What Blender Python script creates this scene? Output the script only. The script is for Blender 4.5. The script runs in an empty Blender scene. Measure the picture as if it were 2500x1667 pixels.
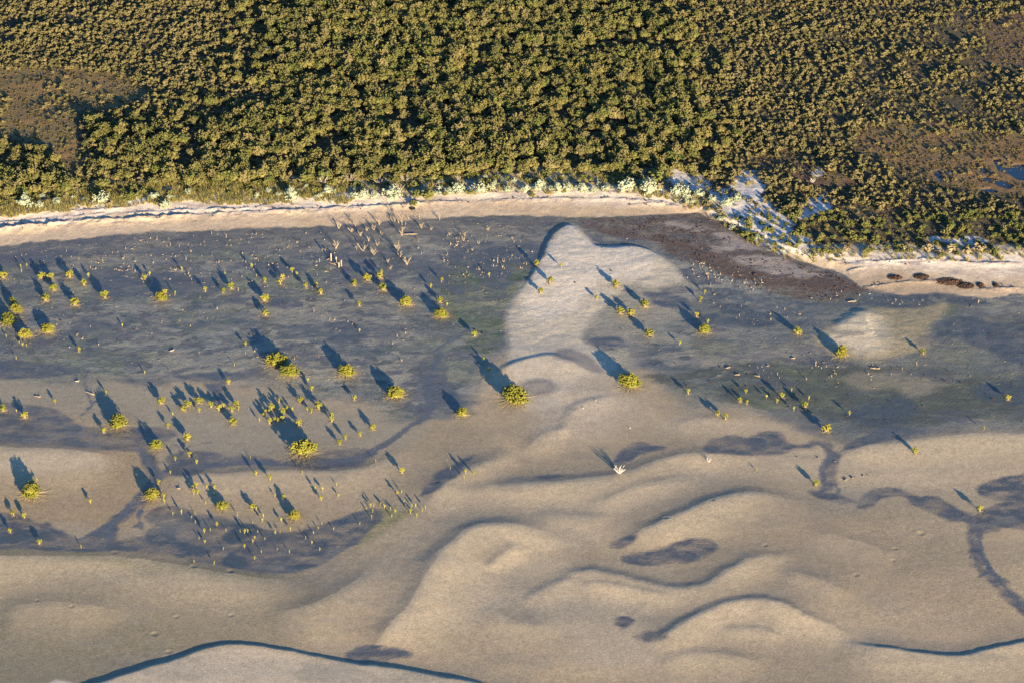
import bpy, math, random
import numpy as np
from mathutils import Vector, Matrix
random.seed(7); RNG = np.random.default_rng(7)
R = math.radians
S = bpy.context.scene
COL = S.collection

# ------------------------------------------------------------------ camera, sky, sun, exposure
CAM_Z, PITCH, FPX, CX, CY = 220.0, R(29.56), 6400.0, 1250.0, 833.5
cam = bpy.data.cameras.new("camera"); camo = bpy.data.objects.new("camera", cam); COL.objects.link(camo)
camo.location = (0, 0, CAM_Z); camo.rotation_euler = (R(90) - PITCH, 0, 0)
cam.lens = 92.16; cam.sensor_width = 36.0; cam.clip_start = 1.0; cam.clip_end = 30000.0
S.camera = camo
SUN_EL, SHADOW_AZ = R(9.0), R(23.5)            # shadows fall 23 degrees left of straight away
W = bpy.data.worlds.new("World"); S.world = W; W.use_nodes = True
wn = W.node_tree.nodes; bg = wn["Background"]; sky = wn.new("ShaderNodeTexSky")
sky.sky_type = 'NISHITA'; sky.sun_disc = False; sky.sun_elevation = SUN_EL
# direction towards the sun: opposite of the shadow direction
SDX, SDY = math.sin(SHADOW_AZ), -math.cos(SHADOW_AZ)
sky.sun_rotation = math.atan2(SDX, SDY)
sky.ozone_density = 5.0; sky.air_density = 1.0; sky.dust_density = 0.4
W.node_tree.links.new(sky.outputs[0], bg.inputs[0]); bg.inputs[1].default_value = 0.085
sl = bpy.data.lights.new("sun", 'SUN'); sl.energy = 5.0; sl.angle = R(0.5); sl.color = (1.0, 0.77, 0.48)
so = bpy.data.objects.new("sun", sl); COL.objects.link(so)
to_sun = Vector((SDX * math.cos(SUN_EL), SDY * math.cos(SUN_EL), math.sin(SUN_EL)))
so.rotation_euler = to_sun.to_track_quat('Z', 'Y').to_euler(); so.location = (60, -60, 300)
S.view_settings.view_transform = 'Standard'; S.view_settings.look = 'None'
S.view_settings.exposure = 1.84; S.view_settings.gamma = 1.0; S.view_settings.use_curve_mapping = False

# ------------------------------------------------------------------ photo point <-> ground
cp, sp = math.cos(PITCH), math.sin(PITCH)
def at(px, py, z=0.0):
    a = (np.asarray(px, float) - CX) / FPX; b = (CY - np.asarray(py, float)) / FPX
    dy = cp + b * sp; dz = -sp + b * cp
    t = (z - CAM_Z) / dz
    return a * t, dy * t
def topx(x, y, z=0.0):
    dz = z - CAM_Z
    depth = y * cp - dz * sp; up = y * sp + dz * cp
    return CX + FPX * x / depth, CY - FPX * up / depth
def ppm(px, py):                                   # photo pixels per metre there
    x, y = at(px, py); return FPX / (float(y) * cp + CAM_Z * sp)

# ------------------------------------------------------------------ noise, curves, distances
def vnoise(x, y, seed):
    g = np.random.default_rng(seed).random((256, 256))
    xi = np.floor(x).astype(np.int64); yi = np.floor(y).astype(np.int64)
    fx = x - xi; fy = y - yi; fx = fx * fx * (3 - 2 * fx); fy = fy * fy * (3 - 2 * fy)
    a = g[xi & 255, yi & 255]; b = g[(xi + 1) & 255, yi & 255]
    c = g[xi & 255, (yi + 1) & 255]; d = g[(xi + 1) & 255, (yi + 1) & 255]
    return (a * (1 - fx) + b * fx) * (1 - fy) + (c * (1 - fx) + d * fx) * fy
def fbm(x, y, size, octv=4, seed=1, sx=1.0):
    x = np.asarray(x, float); y = np.asarray(y, float)
    s = 0; amp = 1; tot = 0; f = 1.0 / size
    for o in range(octv):
        s = s + amp * vnoise(x * f * sx + 37.1 * o, y * f + 11.7 * o, seed * 17 + o); tot += amp; amp *= 0.55; f *= 2.03
    return (s / tot * 2 - 1) * 1.6                          # about -1..1
def sstep(a, b, v):
    t = np.clip((v - a) / (b - a), 0, 1); return t * t * (3 - 2 * t)
def catmull(P, closed, n=6):
    P = [np.array(p, float) for p in P]; m = len(P); out = []
    rng = range(m) if closed else range(m - 1)
    for i in rng:
        p1, p2 = P[i], P[(i + 1) % m]
        p0 = P[(i - 1) % m] if (closed or i > 0) else p1
        p3 = P[(i + 2) % m] if (closed or i < m - 2) else p2
        for k in range(n):
            t = k / n
            out.append(0.5 * ((2 * p1) + (p2 - p0) * t + (2 * p0 - 5 * p1 + 4 * p2 - p3) * t * t + (3 * p1 - p0 - 3 * p2 + p3) * t ** 3))
    if not closed: out.append(P[-1])
    return np.array(out)
def world_curve(pts, closed, n=6):
    c = catmull(pts, closed, n); x, y = at(c[:, 0], c[:, 1]); return np.stack([x, y], 1)
def seg_dist(X, Y, C, closed):
    best = np.full(X.shape, 1e18); sgn = np.zeros(X.shape); tt = np.zeros(X.shape)
    m = len(C); inside = np.zeros(X.shape, bool); n = m if closed else m - 1
    for i in range(n):
        ax, ay = C[i]; bx, by = C[(i + 1) % m]; dx, dy = bx - ax, by - ay; L = dx * dx + dy * dy + 1e-12
        t = np.clip(((X - ax) * dx + (Y - ay) * dy) / L, 0, 1)
        ex = X - ax - t * dx; ey = Y - ay - t * dy; d = ex * ex + ey * ey
        w = d < best; best = np.where(w, d, best)
        if closed:
            c = ((ay > Y) != (by > Y)) & (X < dx * (Y - ay) / (dy if abs(dy) > 1e-9 else 1e-9) + ax); inside ^= c
        else:
            cr = dx * (Y - ay) - dy * (X - ax)
            sgn = np.where(w, np.sign(cr), sgn); tt = np.where(w, (i + t) / n, tt)
    return np.sqrt(best), sgn, tt, inside

# ------------------------------------------------------------------ terrain grid
def axis(lo, hi, step, far_lo, far_hi, grow=1.13):
    a = list(np.arange(lo, hi + 1e-6, step)); s = step; v = a[-1]
    while v < far_hi: s *= grow; v += s; a.append(v)
    s = step; v = a[0]; pre = []
    while v > far_lo: s *= grow; v -= s; pre.append(v)
    return np.array(pre[::-1] + a)
ax_x = axis(-96, 96, 0.24, -6000, 6000)
a1 = np.arange(286, 462, 0.24)
rest = []; v = a1[-1]; s = 0.24
while v < 610: s = min(s * 1.02, 1.2); v += s; rest.append(v)
while v < 12000: s *= 1.15; v += s; rest.append(v)
pre = []; v = a1[0]; s = 0.24
while v > -3000: s *= 1.15; v -= s; pre.append(v)
ax_y = np.array(pre[::-1] + list(a1) + rest)
GX, GY = np.meshgrid(ax_x, ax_y)
NX, NY = len(ax_x), len(ax_y)
X = GX.ravel(); Y = GY.ravel(); N = X.size
PXX, PYY = topx(X, np.maximum(Y, 30))
bad = Y < 30
PYY = np.where(bad, 5000.0, PYY); PXX = np.where(bad, 1250 + X * 20, PXX)
PXc = np.clip(PXX, -3000, 5500); PYc = PYY

def mask(pts, soft=0.5, warp=1.0, wsize=4.0, seed=3, warpx=0.6, expand=0.0):
    """soft-edged patch on the ground; 1 inside"""
    C = world_curve(pts, True, 5); M = soft * 2 + warp * 2 + 2
    lo = C.min(0) - M; hi = C.max(0) + M
    idx = np.nonzero((X > lo[0]) & (X < hi[0]) & (Y > lo[1]) & (Y < hi[1]))[0]
    out = np.zeros(N, np.float32)
    if len(idx) == 0: return out
    d, _, _, ins = seg_dist(X[idx], Y[idx], C, True)
    d = np.where(ins, d, -d) + expand + .65 * warp * fbm(X[idx], Y[idx], wsize, 4, seed, warpx)
    out[idx] = sstep(-soft, soft, d)
    return out

BEACH_LO = [(-1500, 640), (-400, 625), (0, 604), (100, 592), (250, 577), (400, 567), (550, 561), (700, 556), (850, 549), (1000, 537), (1100, 531), (1250, 526), (1400, 532), (1500, 529), (1600, 524), (1704, 520), (1740, 536), (1806, 556), (1850, 580), (1934, 630), (2010, 655), (2066, 672), (2104, 703), (2206, 718), (2308, 718), (2385, 725), (2500, 722), (2900, 730), (4500, 760)]
BEACH_HI = [(-1500, 560), (-400, 540), (0, 519), (150, 505), (300, 494), (450, 489), (600, 486), (750, 486), (900, 480), (1060, 466), (1200, 461), (1350, 459), (1500, 463), (1600, 476), (1700, 500), (1760, 530), (1830, 575), (1900, 606), (1980, 626), (2100, 625), (2200, 620), (2300, 626), (2500, 624), (2900, 630), (4500, 660)]
lo_y = np.interp(PXc, *zip(*BEACH_LO)); hi_y = np.interp(PXc, *zip(*BEACH_HI))
wv = fbm(X, Y, 2.2, 4, 5)
bt = (lo_y - PYc) / np.maximum(lo_y - hi_y, 6) + 0.05 * wv
Z = np.zeros(N)
bz = .8 * np.where(bt < 1, np.clip(bt, 0, 1) ** 1.15 * 1.0, 1.0 + 0.35 * (1 - np.exp(-(bt - 1) * 1.2)))
Z += bz
flat = 1 - sstep(-0.3, 0.25, bt)                    # the tidal flat
land = sstep(0.92, 1.08, bt + 0.05 * fbm(X, Y, 3, 3, 9))
# gentle relief of the tidal flat and of the land
Z += flat * (0.032 * fbm(X, Y, 13, 3, 21, 0.55) + 0.012 * fbm(X, Y, 3.5, 3, 22, 0.6))
low = flat * sstep(1060, 1200, PYc)
Z += low * 0.17 * fbm(X + 0.25 * Y, Y, 15, 2, 23, 0.35)
Z += land * (0.25 * fbm(X, Y, 9, 4, 24) + 0.05 * fbm(X, Y, 1.4, 2, 25))

def ridge(pts, H, wn, wf, t0=0.15, t1=0.15, shp=2.0, fl=0.0, wob=0.25):
    """bar crest: gentle towards the camera, steep slip face away from it"""
    global Z
    C = world_curve(pts, False, 6); M = 3.2 * max(wn, wf)
    lo = C.min(0) - M; hi = C.max(0) + M
    idx = np.nonzero((X > lo[0]) & (X < hi[0]) & (Y > lo[1]) & (Y < hi[1]))[0]
    d, sg, t, _ = seg_dist(X[idx], Y[idx], C, False)
    tap = (sstep(0, t0, t) if t0 > 0 else 1) * (1 - sstep(1 - t1, 1, t) if t1 > 0 else 1)
    sd = d * sg + wob * fbm(X[idx], Y[idx], 3, 3, 31)
    wn = wn * (.62 if not fl else 1)
    near = fl + (1 - fl) * np.exp(-(np.minimum(sd, 0) / wn) ** shp)
    if fl: near *= 1 - sstep(M * 0.7, M, d)
    far = .62 * (1 - sstep(-0.4 * wf, wf, sd)) + .38 * np.exp(-(np.maximum(sd, 0) / (3.0 * wf)) ** 2) if not fl else 1 - sstep(-0.35 * wf, wf, sd)
    h = 1.15 * H * tap * np.where(sd < 0, near, 1.0) * far
    Z[idx] += h
    k = min(1, H * 4)
    LIT_DRY[idx] = np.maximum(LIT_DRY[idx], k * tap * np.exp(-(np.minimum(sd + .3 * wn, 0) / wn) ** 2) * (sd < .2))
    SHADED_DAMP[idx] = np.maximum(SHADED_DAMP[idx], k * tap * sstep(0, .4, sd) * np.exp(-(sd / (2.6 * wf)) ** 2))
LIT_DRY = np.zeros(N); SHADED_DAMP = np.zeros(N)  # sunlit crests and shaded backs put into albedo, along with dry and damp sand
RIDGES = [
 ([(60, 1730), (240, 1668), (330, 1640), (440, 1604), (520, 1580), (580, 1574), (650, 1580), (750, 1600), (850, 1618), (960, 1632), (1060, 1650), (1180, 1675), (1300, 1710)], 0.24, 40, .8, .05, .12, 2, .4),
 ([(2040, 1566), (2120, 1575), (2200, 1586), (2290, 1600), (2370, 1596), (2440, 1580), (2540, 1560)], 0.28, 9, .9, .25, 0),
 ([(1560, 1572), (1620, 1552), (1690, 1512), (1760, 1480), (1830, 1466), (1900, 1474), (1970, 1505), (2050, 1540), (2110, 1562)], 0.30, 7, 1.7, .15, .35),
 ([(1350, 1412), (1420, 1396), (1490, 1402), (1570, 1424), (1650, 1440), (1730, 1425), (1790, 1385), (1850, 1360), (1930, 1356), (2020, 1366)], 0.27, 7, 1.9, .15, .4),
 ([(960, 1440), (1020, 1390), (1080, 1345), (1130, 1305), (1180, 1285), (1250, 1284), (1330, 1302), (1400, 1330)], 0.36, 10, 2.6, .3, .35),
 ([(1180, 1392), (1220, 1360), (1262, 1325)], 0.16, 4, 1.5, .3, .3),
 ([(1480, 1345), (1570, 1296), (1666, 1255), (1740, 1222), (1815, 1205), (1900, 1212), (2000, 1235)], 0.30, 9, 2.2, .25, .4),
 ([(1080, 1215), (1200, 1190), (1330, 1180), (1450, 1170), (1540, 1150), (1620, 1120), (1700, 1108), (1800, 1112), (1880, 1122)], 0.22, 7, 2.4, .2, .3),
 ([(1180, 935), (1244, 893), (1297, 875), (1350, 870), (1400, 884), (1450, 905)], 0.30, 8, 1.3, .25, .3),
 ([(1455, 866), (1500, 852), (1545, 846), (1600, 852)], 0.16, 6, 1.4, .3, .4),
 ([(1270, 940), (1320, 932), (1370, 950), (1400, 985)], 0.14, 4, 1.5, .3, .3),
 ([(1360, 1075), (1390, 1010), (1420, 985), (1470, 972), (1530, 970)], 0.16, 6, 1.6, .3, .4),
 ([(1290, 750), (1270, 800), (1280, 850), (1330, 850)], 0.1, 5, 2.2, .3, .3),
 ([(900, 1600), (940, 1545), (990, 1490), (1040, 1415), (1085, 1350)], 0.24, 9, 2.6, .3, .2),
 ([(1270, 1475), (1340, 1432), (1410, 1405)], 0.13, 5, 1.6, .3, .3), ([(1400, 1436), (1480, 1428), (1570, 1450), (1680, 1466)], 0.13, 5, 1.5, .3, .3),
 ([(1270, 1112), (1310, 1075), (1355, 1050), (1400, 1052)], 0.14, 6, 2.2, .3, .3), ([(1045, 1260), (1062, 1205), (1100, 1158), (1180, 1132), (1260, 1130)], 0.20, 8, 2.4, .3, .35),
 ([(1400, 1246), (1480, 1222), (1560, 1190), (1640, 1174), (1720, 1170)], 0.13, 6, 2.0, .3, .35), ([(1900, 1395), (2000, 1420), (2090, 1468)], 0.12, 6, 2.4, .35, .35),
 ([(1590, 1625), (1680, 1602), (1780, 1600), (1880, 1625)], 0.13, 6, 2.0, .3, .3), ([(1740, 1548), (1830, 1536), (1920, 1556)], 0.11, 4, 1.4, .3, .3), ([(1180, 1480), (1260, 1520), (1380, 1540)], 0.10, 6, 2.4, .35, .35),
 ([(640, 1500), (760, 1480), (860, 1430), (930, 1360)], 0.16, 10, 3.0, .3, .3), ([(1300, 1250), (1400, 1262), (1500, 1268)], .10, 6, 2, .35, .35), ([(1620, 1040), (1720, 1020), (1850, 1030)], .08, 6, 2, .35, .35),
 ([(0, 1480), (150, 1470), (330, 1500)], .12, 9, 3, .2, .35), ([(1950, 1300), (2080, 1320), (2200, 1370)], .10, 8, 3, .35, .35), ([(2440, 1330), (2400, 1400), (2440, 1480)], .01, 6, 2, .3, .3),
 # dome on the right and the long dune at left
 ([(2010, 835), (2045, 800), (2085, 772), (2120, 768), (2170, 780)], 0.42, 10, 2.2, .35, .35),
 ([(-200, 1095), (0, 1096), (120, 1096), (220, 1108), (320, 1120)], 0.22, 14, 4.0, 0, .3),
 ([(400, 1170), (520, 1160), (680, 1150), (820, 1152), (930, 1130), (1010, 1080)], 0.18, 8, 2.2, .2, .3),
 ([(-100, 1360), (100, 1360), (300, 1364), (480, 1390), (640, 1415), (760, 1425)], 0.22, 12, 3.5, 0, .3),
 ([(2060, 1118), (2120, 1090), (2250, 1072), (2400, 1060), (2600, 1060)], 0.16, 9, 2.6, .2, 0),
 ([(1190, 1120), (1080, 1110), (1100, 1108), (1180, 1150)], 0.01, 4, 2, .3, .3),
 ([(1120, 1170), (1190, 1120), (1260, 1100)], 0.14, 8, 2.5, .3, .3),
]
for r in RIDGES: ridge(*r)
SPITP = [(1388, 552), (1410, 560), (1428, 578), (1452, 600), (1490, 606), (1540, 603), (1585, 612), (1630, 638), (1668, 672), (1700, 720), (1690, 800), (1560, 900), (1300, 900), (1225, 830), (1235, 780), (1260, 725), (1285, 690), (1308, 655), (1325, 618), (1336, 590), (1356, 566)]
Z += .30 * mask(SPITP, .55, .1, 4, 33) * (1 - sstep(610, 780, PYc))
Z += .10 * mask(SPITP, 3.0, .3, 4, 34) * (1 - sstep(600, 800, PYc))
for cx_, cy_, rr, hh, an in ((2120, 815, 7, .25, 2.0), (1560, 1230, 9, .12, 2.5), (1500, 1480, 12, .14, 2.5), (930, 1480, 12, .2, 1.5),
                         (1650, 1640, 12, .12, 2), (2150, 1450, 11, .12, 2), (1350, 700, 8, .2, 1.0), (150, 1170, 11, .16, 1.8), (700, 1230, 8, .1, 2), (2100, 1260, 10, .12, 2)):
    x0, y0 = at(cx_, cy_); Z += .9 * hh * np.exp(-(((X - x0) / (rr * an)) ** 2 + ((Y - y0) / rr) ** 2))

for cx_, cy_, r_ in ((2248, 1302, .55), (1867, 1333, .4), (2090, 1406, .45), (1626, 1269, .4), (280, 1350, .5), (562, 1395, .55), (472, 1383, .5), (377, 1545, .5), (412, 1588, .45), (565, 1502, .4), (430, 1505, .4), (2180, 1370, .35), (2185, 1340, .35), (2410, 1385, .4), (1740, 1225, .3), (1066, 1179, .4), (175, 1480, .4), (90, 1465, .35)):
    x0, y0 = at(cx_, cy_); q = np.hypot(X - x0, Y - y0) / r_; Z += np.where(q < 3, -.06 * np.exp(-q ** 2 * 1.3) + .025 * np.exp(-((q - 1.4) / .4) ** 2), 0)
# wrack lines: small ridges of weed along the beach, shadowed behind
WRACK = [([(-60, 588), (0, 567), (60, 558), (150, 549), (260, 541), (380, 535), (500, 529)], .30, 1.6, .35),
         ([(-60, 578), (0, 563), (90, 551), (200, 541), (330, 535), (420, 531), (560, 524), (700, 519), (820, 513), (930, 507), (1010, 503), (1080, 500)], .30, 1.4, .4),
         ([(-60, 548), (0, 536), (80, 528), (160, 522), (240, 518), (330, 513)], .18, 1.0, .35),
         ([(-60, 552), (0, 549), (100, 541), (220, 530), (360, 523), (480, 516), (600, 512), (720, 506)], .14, .9, .3),
         ([(300, 528), (420, 520), (560, 515), (700, 515), (760, 513)], .10, .8, .3),
         ([(950, 505), (1050, 498), (1200, 494), (1330, 490), (1480, 490), (1580, 496), (1690, 508), (1760, 528), (1830, 560), (1880, 585)], .16, 1.1, .35),
         ([(900, 490), (1050, 482), (1200, 478), (1350, 474), (1500, 478), (1600, 487)], .10, 1, .3),
         ([(1530, 505), (1600, 502), (1700, 514), (1760, 530)], .14, .8, .3),
         ([(1730, 530), (1800, 552), (1850, 575), (1900, 602), (1990, 640)], .22, 1.0, .35),
         ([(1990, 636), (2080, 646), (2180, 643), (2280, 640), (2380, 648), (2520, 650)], .22, 1.2, .35),
         ([(2066, 664), (2120, 655), (2200, 650), (2260, 648)], .14, 1, .3),
         ([(2104, 702), (2160, 697), (2230, 690), (2300, 690)], .16, 1, .3),
         ([(2370, 708), (2440, 706), (2540, 704)], .14, 1, .3)]
WR_MASK = np.zeros(N, np.float32)
for pts, H, wn_, wf_ in WRACK:
    C = world_curve(pts, False, 6); lo = C.min(0) - 4; hi = C.max(0) + 4
    idx = np.nonzero((X > lo[0]) & (X < hi[0]) & (Y > lo[1]) & (Y < hi[1]))[0]
    d, sg, t, _ = seg_dist(X[idx], Y[idx], C, False)
    brk = 0.65 + 0.7 * fbm(X[idx], Y[idx], 1.6, 3, 41)
    sd = d * sg + 0.22 * fbm(X[idx], Y[idx], 3.0, 2, 142) + .16 * fbm(X[idx], Y[idx], .8, 2, 42)
    tap = sstep(0, .05, t) * (1 - sstep(.9, 1, t))
    prof = np.where(sd < 0, np.exp(-(sd / wn_) ** 2), 1.0) * (1 - sstep(0, wf_, sd))
    Z[idx] += .85 * H * tap * np.clip(brk, 0.15, 1.3) * prof
    WR_MASK[idx] = np.maximum(WR_MASK[idx], tap * np.exp(-(sd / 0.9) ** 2) * np.clip(brk, 0, 1))

# ------------------------------------------------------------------ ground colours (dry, wet, weedy ...)
def c3(*a): return np.array(a, np.float32)
ALB = np.tile(c3(.355, .284, .185), (N, 1))
ROUGH = np.full(N, .85, np.float32)
BUMP = np.full(N, .35, np.float32)
def paint(m, col, k=1.0, rough=None, bump=None):
    m = np.clip(m * k, 0, 1).astype(np.float32)
    for i in range(3): ALB[:, i] += (col[i] - ALB[:, i]) * m
    if rough is not None: ROUGH[:] += (rough - ROUGH) * m
    if bump is not None: BUMP[:] += (bump - BUMP) * m
# broad tone changes of the sand
n1 = fbm(X, Y, 22, 3, 51, .5); n2 = fbm(X, Y, 6, 4, 52, .5); n3 = fbm(X, Y, 1.5, 3, 53, .6)
paint(sstep(.0, .6, n1) * flat, c3(.42, .35, .248), .7)
paint(mask([(-900, 1320), (0, 1330), (300, 1340), (520, 1370), (760, 1410), (820, 1470), (700, 1560), (500, 1590), (200, 1680), (-900, 1750)], 3, 3, 12, 61), c3(.222, .192, .126), .9)
paint(mask([(-900, 1080), (0, 1075), (330, 1100), (420, 1200), (300, 1290), (100, 1280), (-900, 1300)], 2, 1.5, 8, 62), c3(.30, .228, .138), .9)
paint(mask([(-200, 1112), (0, 1106), (120, 1108), (230, 1118), (250, 1140), (150, 1150), (0, 1150), (-200, 1150)], 2.5, 1, 5, 162), c3(.40, .35, .27), .75)
paint(mask([(420, 1150), (900, 1120), (1060, 1020), (1180, 1060), (1080, 1180), (960, 1250), (760, 1300), (500, 1290), (400, 1230)], 3, 2, 8, 63), c3(.295, .238, .158), .85)
paint(mask([(0, 915), (300, 930), (640, 960), (950, 1010), (1000, 1070), (880, 1110), (640, 1125), (430, 1140), (330, 1060), (150, 1010), (-400, 1000), (-400, 910)], 3, 3, 8, 64), c3(.26, .235, .18), .85)
paint(mask([(1850, 1180), (2150, 1250), (2400, 1320), (2460, 1480), (2600, 1560), (2400, 1580), (2100, 1540), (1900, 1400), (1800, 1270)], 6, 3, 12, 65), c3(.295, .238, .160), .7)
paint(mask([(1900, 1560), (2100, 1590), (2350, 1610), (2700, 1580), (2700, 1800), (1800, 1800), (1200, 1700), (1500, 1640)], 3, 2, 12, 66), c3(.30, .245, .165), .7)
paint(mask([(60, 1740), (240, 1676), (440, 1612), (580, 1582), (750, 1610), (960, 1642), (1180, 1685), (1300, 1760), (900, 2600), (-200, 2600)], .3, .1, 8, 67), c3(.53, .46, .375))
paint(LIT_DRY * flat, c3(.47, .382, .255), .75); paint(SHADED_DAMP * flat, c3(.20, .172, .130), .7)  # paints crest light and far-side shade together with dry and damp tone
# grey mud: between beach and the tan sand, both sides of the spit
MUD = mask([(-1500, 560), (0, 560), (700, 500), (1500, 480), (2500, 600), (4500, 620), (4500, 1060), (2600, 1030), (2350, 1035), (2200, 1075), (2040, 1070), (1940, 1040), (1850, 1005), (1720, 990), (1640, 950), (1580, 915), (1500, 905),
            (1440, 870), (1400, 845), (1300, 835), (1235, 840), (1205, 870), (1170, 920), (1130, 1000), (1060, 1000), (1000, 1015), (940, 1000), (840, 960), (640, 945), (500, 935), (380, 940), (240, 925), (100, 925), (0, 915), (-600, 920), (-1500, 920)], 3.2, 4.5, 9, 71) * (1 - sstep(-.02, .06, bt))
paint(MUD, c3(.185, .195, .182), 1, .58, 1.0)
paint(MUD * sstep(-.15, .35, n2), c3(.245, .242, .200), .85)
Z += MUD * (.030 * fbm(X, Y, 1.3, 3, 272, .7) + .035 * fbm(X, Y, 4, 3, 273, .5))
paint(MUD * sstep(.04, .15, fbm(X, Y, 5, 6, 72, .4)), c3(.062, .074, .088), .8, .45)
paint(MUD * sstep(.05, .22, fbm(X + 2 * n3, Y, 2.0, 5, 172, .35)), c3(.084, .098, .098), .65)
paint(MUD * sstep(.2, .42, fbm(X, Y, 6.5, 5, 275, .35)), c3(.27, .25, .19), .6)
paint(MUD * sstep(2150, 2350, PXc) * sstep(740, 780, PYc) * sstep(.0, .16, fbm(X, Y, 4.0, 5, 276, .45)), c3(.062, .070, .066), .85)
paint(MUD * sstep(.35, .5, fbm(X, Y, 1.6, 3, 274, .6)), c3(.055, .062, .072), .75)
paint(MUD * sstep(.1, .35, fbm(X, Y, 9, 5, 173, .5)), c3(.115, .135, .085), .5)
paint(MUD * sstep(.05, .3, fbm(X, Y, .8, 3, 174, .7)), c3(.22, .21, .185), .45)
paint(MUD * (1 - sstep(.0, .12, (PYc - lo_y) / 900)) * (PXc < 2100), c3(.108, .100, .090), .5)
paint(MUD * sstep(1600, 1900, PXc) * sstep(700, 800, PYc), c3(.15, .148, .125), .5)
paint(MUD * sstep(.25, .5, fbm(X, Y, 1.1, 3, 73, .5)), c3(.105, .105, .118), .6)
# algae greens
for pts, k in (([(1120, 640), (1240, 640), (1290, 680), (1240, 760), (1220, 850), (1160, 860), (1120, 800), (1070, 740), (1080, 680)], .75),
               ([(205, 640), (270, 645), (300, 655), (240, 660)], .9),
               ([(1880, 900), (2050, 900), (2260, 960), (2420, 920), (2600, 930), (2600, 1000), (2300, 1010), (2100, 1010), (1950, 985)], .75),
               ([(1790, 945), (1850, 930), (1990, 950), (1960, 990), (1850, 1000)], .7),
               ([(2290, 930), (2400, 918), (2380, 945), (2300, 952)], .9),
               ([(2120, 750), (2260, 735), (2330, 750), (2300, 790), (2230, 800)], .5),
               ([(430, 1262), (480, 1290), (530, 1290), (500, 1310), (440, 1300)], .4), ([(925, 1235), (970, 1240), (1010, 1255), (950, 1290), (900, 1330), (860, 1340), (900, 1290)], .8), ([(0, 1345), (200, 1345), (500, 1380), (660, 1420), (400, 1400)], .35)):
    m = mask(pts, 1.2, 2.4, 3.2, 75); paint(m * (0.55 + .45 * sstep(-.2, .3, fbm(X, Y, 1.2, 4, 76, .5))), c3(.080, .112, .036), k * .72, .7, 1.0)
# dark mottled mud on the right
DK = mask([(1560, 915), (1700, 893), (1850, 876), (2000, 872), (2150, 888), (2300, 905), (2420, 915), (2700, 920), (2700, 1030), (2450, 1020), (2250, 1045), (2100, 1050), (1960, 1000), (1900, 985), (1800, 985), (1700, 950), (1600, 935)], 1.5, 2.2, 5, 77)
paint(DK * (.35 + .65 * sstep(-.2, .2, fbm(X, Y, 1.8, 5, 78, .5))), c3(.070, .076, .062), .9, .6, 1.0)
for pts in ([(2100, 985), (2200, 965), (2240, 990), (2220, 1040), (2120, 1045), (2070, 1015)], [(2420, 790), (2700, 780), (2700, 870), (2480, 880), (2400, 850), (2330, 830)], [(2270, 800), (2330, 775), (2400, 790), (2380, 820), (2300, 830)],
            [(2380, 935), (2700, 925), (2700, 1000), (2450, 990), (2380, 970)], [(2060, 740), (2160, 722), (2330, 722), (2450, 745), (2380, 745), (2260, 745), (2210, 762), (2130, 752), (2090, 760)],
            [(1650, 740), (1760, 735), (1900, 780), (1850, 800), (1700, 780)]):
    m = mask(pts, .8, 1.8, 4, 79); paint(m * (.6 + .4 * sstep(-.3, .2, fbm(X, Y, 1.6, 4, 80))), c3(.052, .060, .074), .9, .42)
# tan dome and the brown flat on the right
paint(mask([(1990, 830), (2030, 790), (2080, 765), (2150, 755), (2250, 752), (2310, 740), (2300, 775), (2265, 800), (2270, 850), (2210, 868), (2150, 885), (2050, 868)], 1.2, 1, 4, 81), c3(.29, .245, .155), .95, .85, .4)
paint(mask([(2020, 825), (2070, 780), (2120, 770), (2160, 800), (2150, 860), (2060, 860)], 2.5, 1, 4, 81), c3(.43, .385, .295), .95)
paint(mask([(2080, 920), (2180, 910), (2310, 925), (2290, 945), (2225, 965), (2180, 945), (2100, 950)], 1.5, 1.5, 4, 82), c3(.22, .20, .145), .8, .8, .4)
paint(mask([(1640, 890), (1760, 870), (1880, 855), (1990, 850), (2000, 864), (1860, 872), (1700, 888)], 1.5, 1, 4, 83), c3(.27, .245, .20), .7)
# pale spit and the clean sand around it
SPIT = mask([(1388, 550), (1412, 558), (1428, 576), (1455, 600), (1500, 604), (1545, 602), (1590, 614), (1630, 640), (1665, 675), (1660, 690), (1600, 705), (1540, 700), (1480, 740), (1450, 780), (1420, 830), (1480, 860), (1500, 900), (1420, 930), (1360, 990), (1280, 1000), (1250, 920), (1240, 850), (1235, 790), (1250, 745), (1275, 705), (1305, 665), (1322, 622), (1345, 595), (1370, 570)], 1.0, .9, 4, 84)
paint(mask([(1560, 680), (1690, 680), (1700, 740), (1620, 790), (1560, 830), (1560, 900), (1450, 900), (1430, 800), (1480, 740)], 3, 4, 5, 184), c3(.27, .25, .20), .85)
paint(SPIT, c3(.46, .41, .32), .95, .88, .35)
paint(mask([(1390, 554), (1424, 578), (1455, 600), (1545, 606), (1600, 640), (1560, 680), (1460, 690), (1400, 760), (1290, 780), (1300, 680), (1345, 600)], 1.2, .6, 4, 85), c3(.56, .50, .41), .85)
paint(mask([(1290, 880), (1420, 900), (1520, 960), (1480, 1040), (1350, 1060), (1280, 990)], 5, 3, 8, 86), c3(.44, .375, .285), .75)
for e in ([(1380, 850), (1440, 870), (1470, 905), (1440, 905), (1400, 890), (1350, 872)], [(1270, 935), (1330, 930), (1360, 950), (1330, 965), (1280, 955)]): paint(mask(e, .8, .6, 3, 87), c3(.17, .165, .165), .8)
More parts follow.
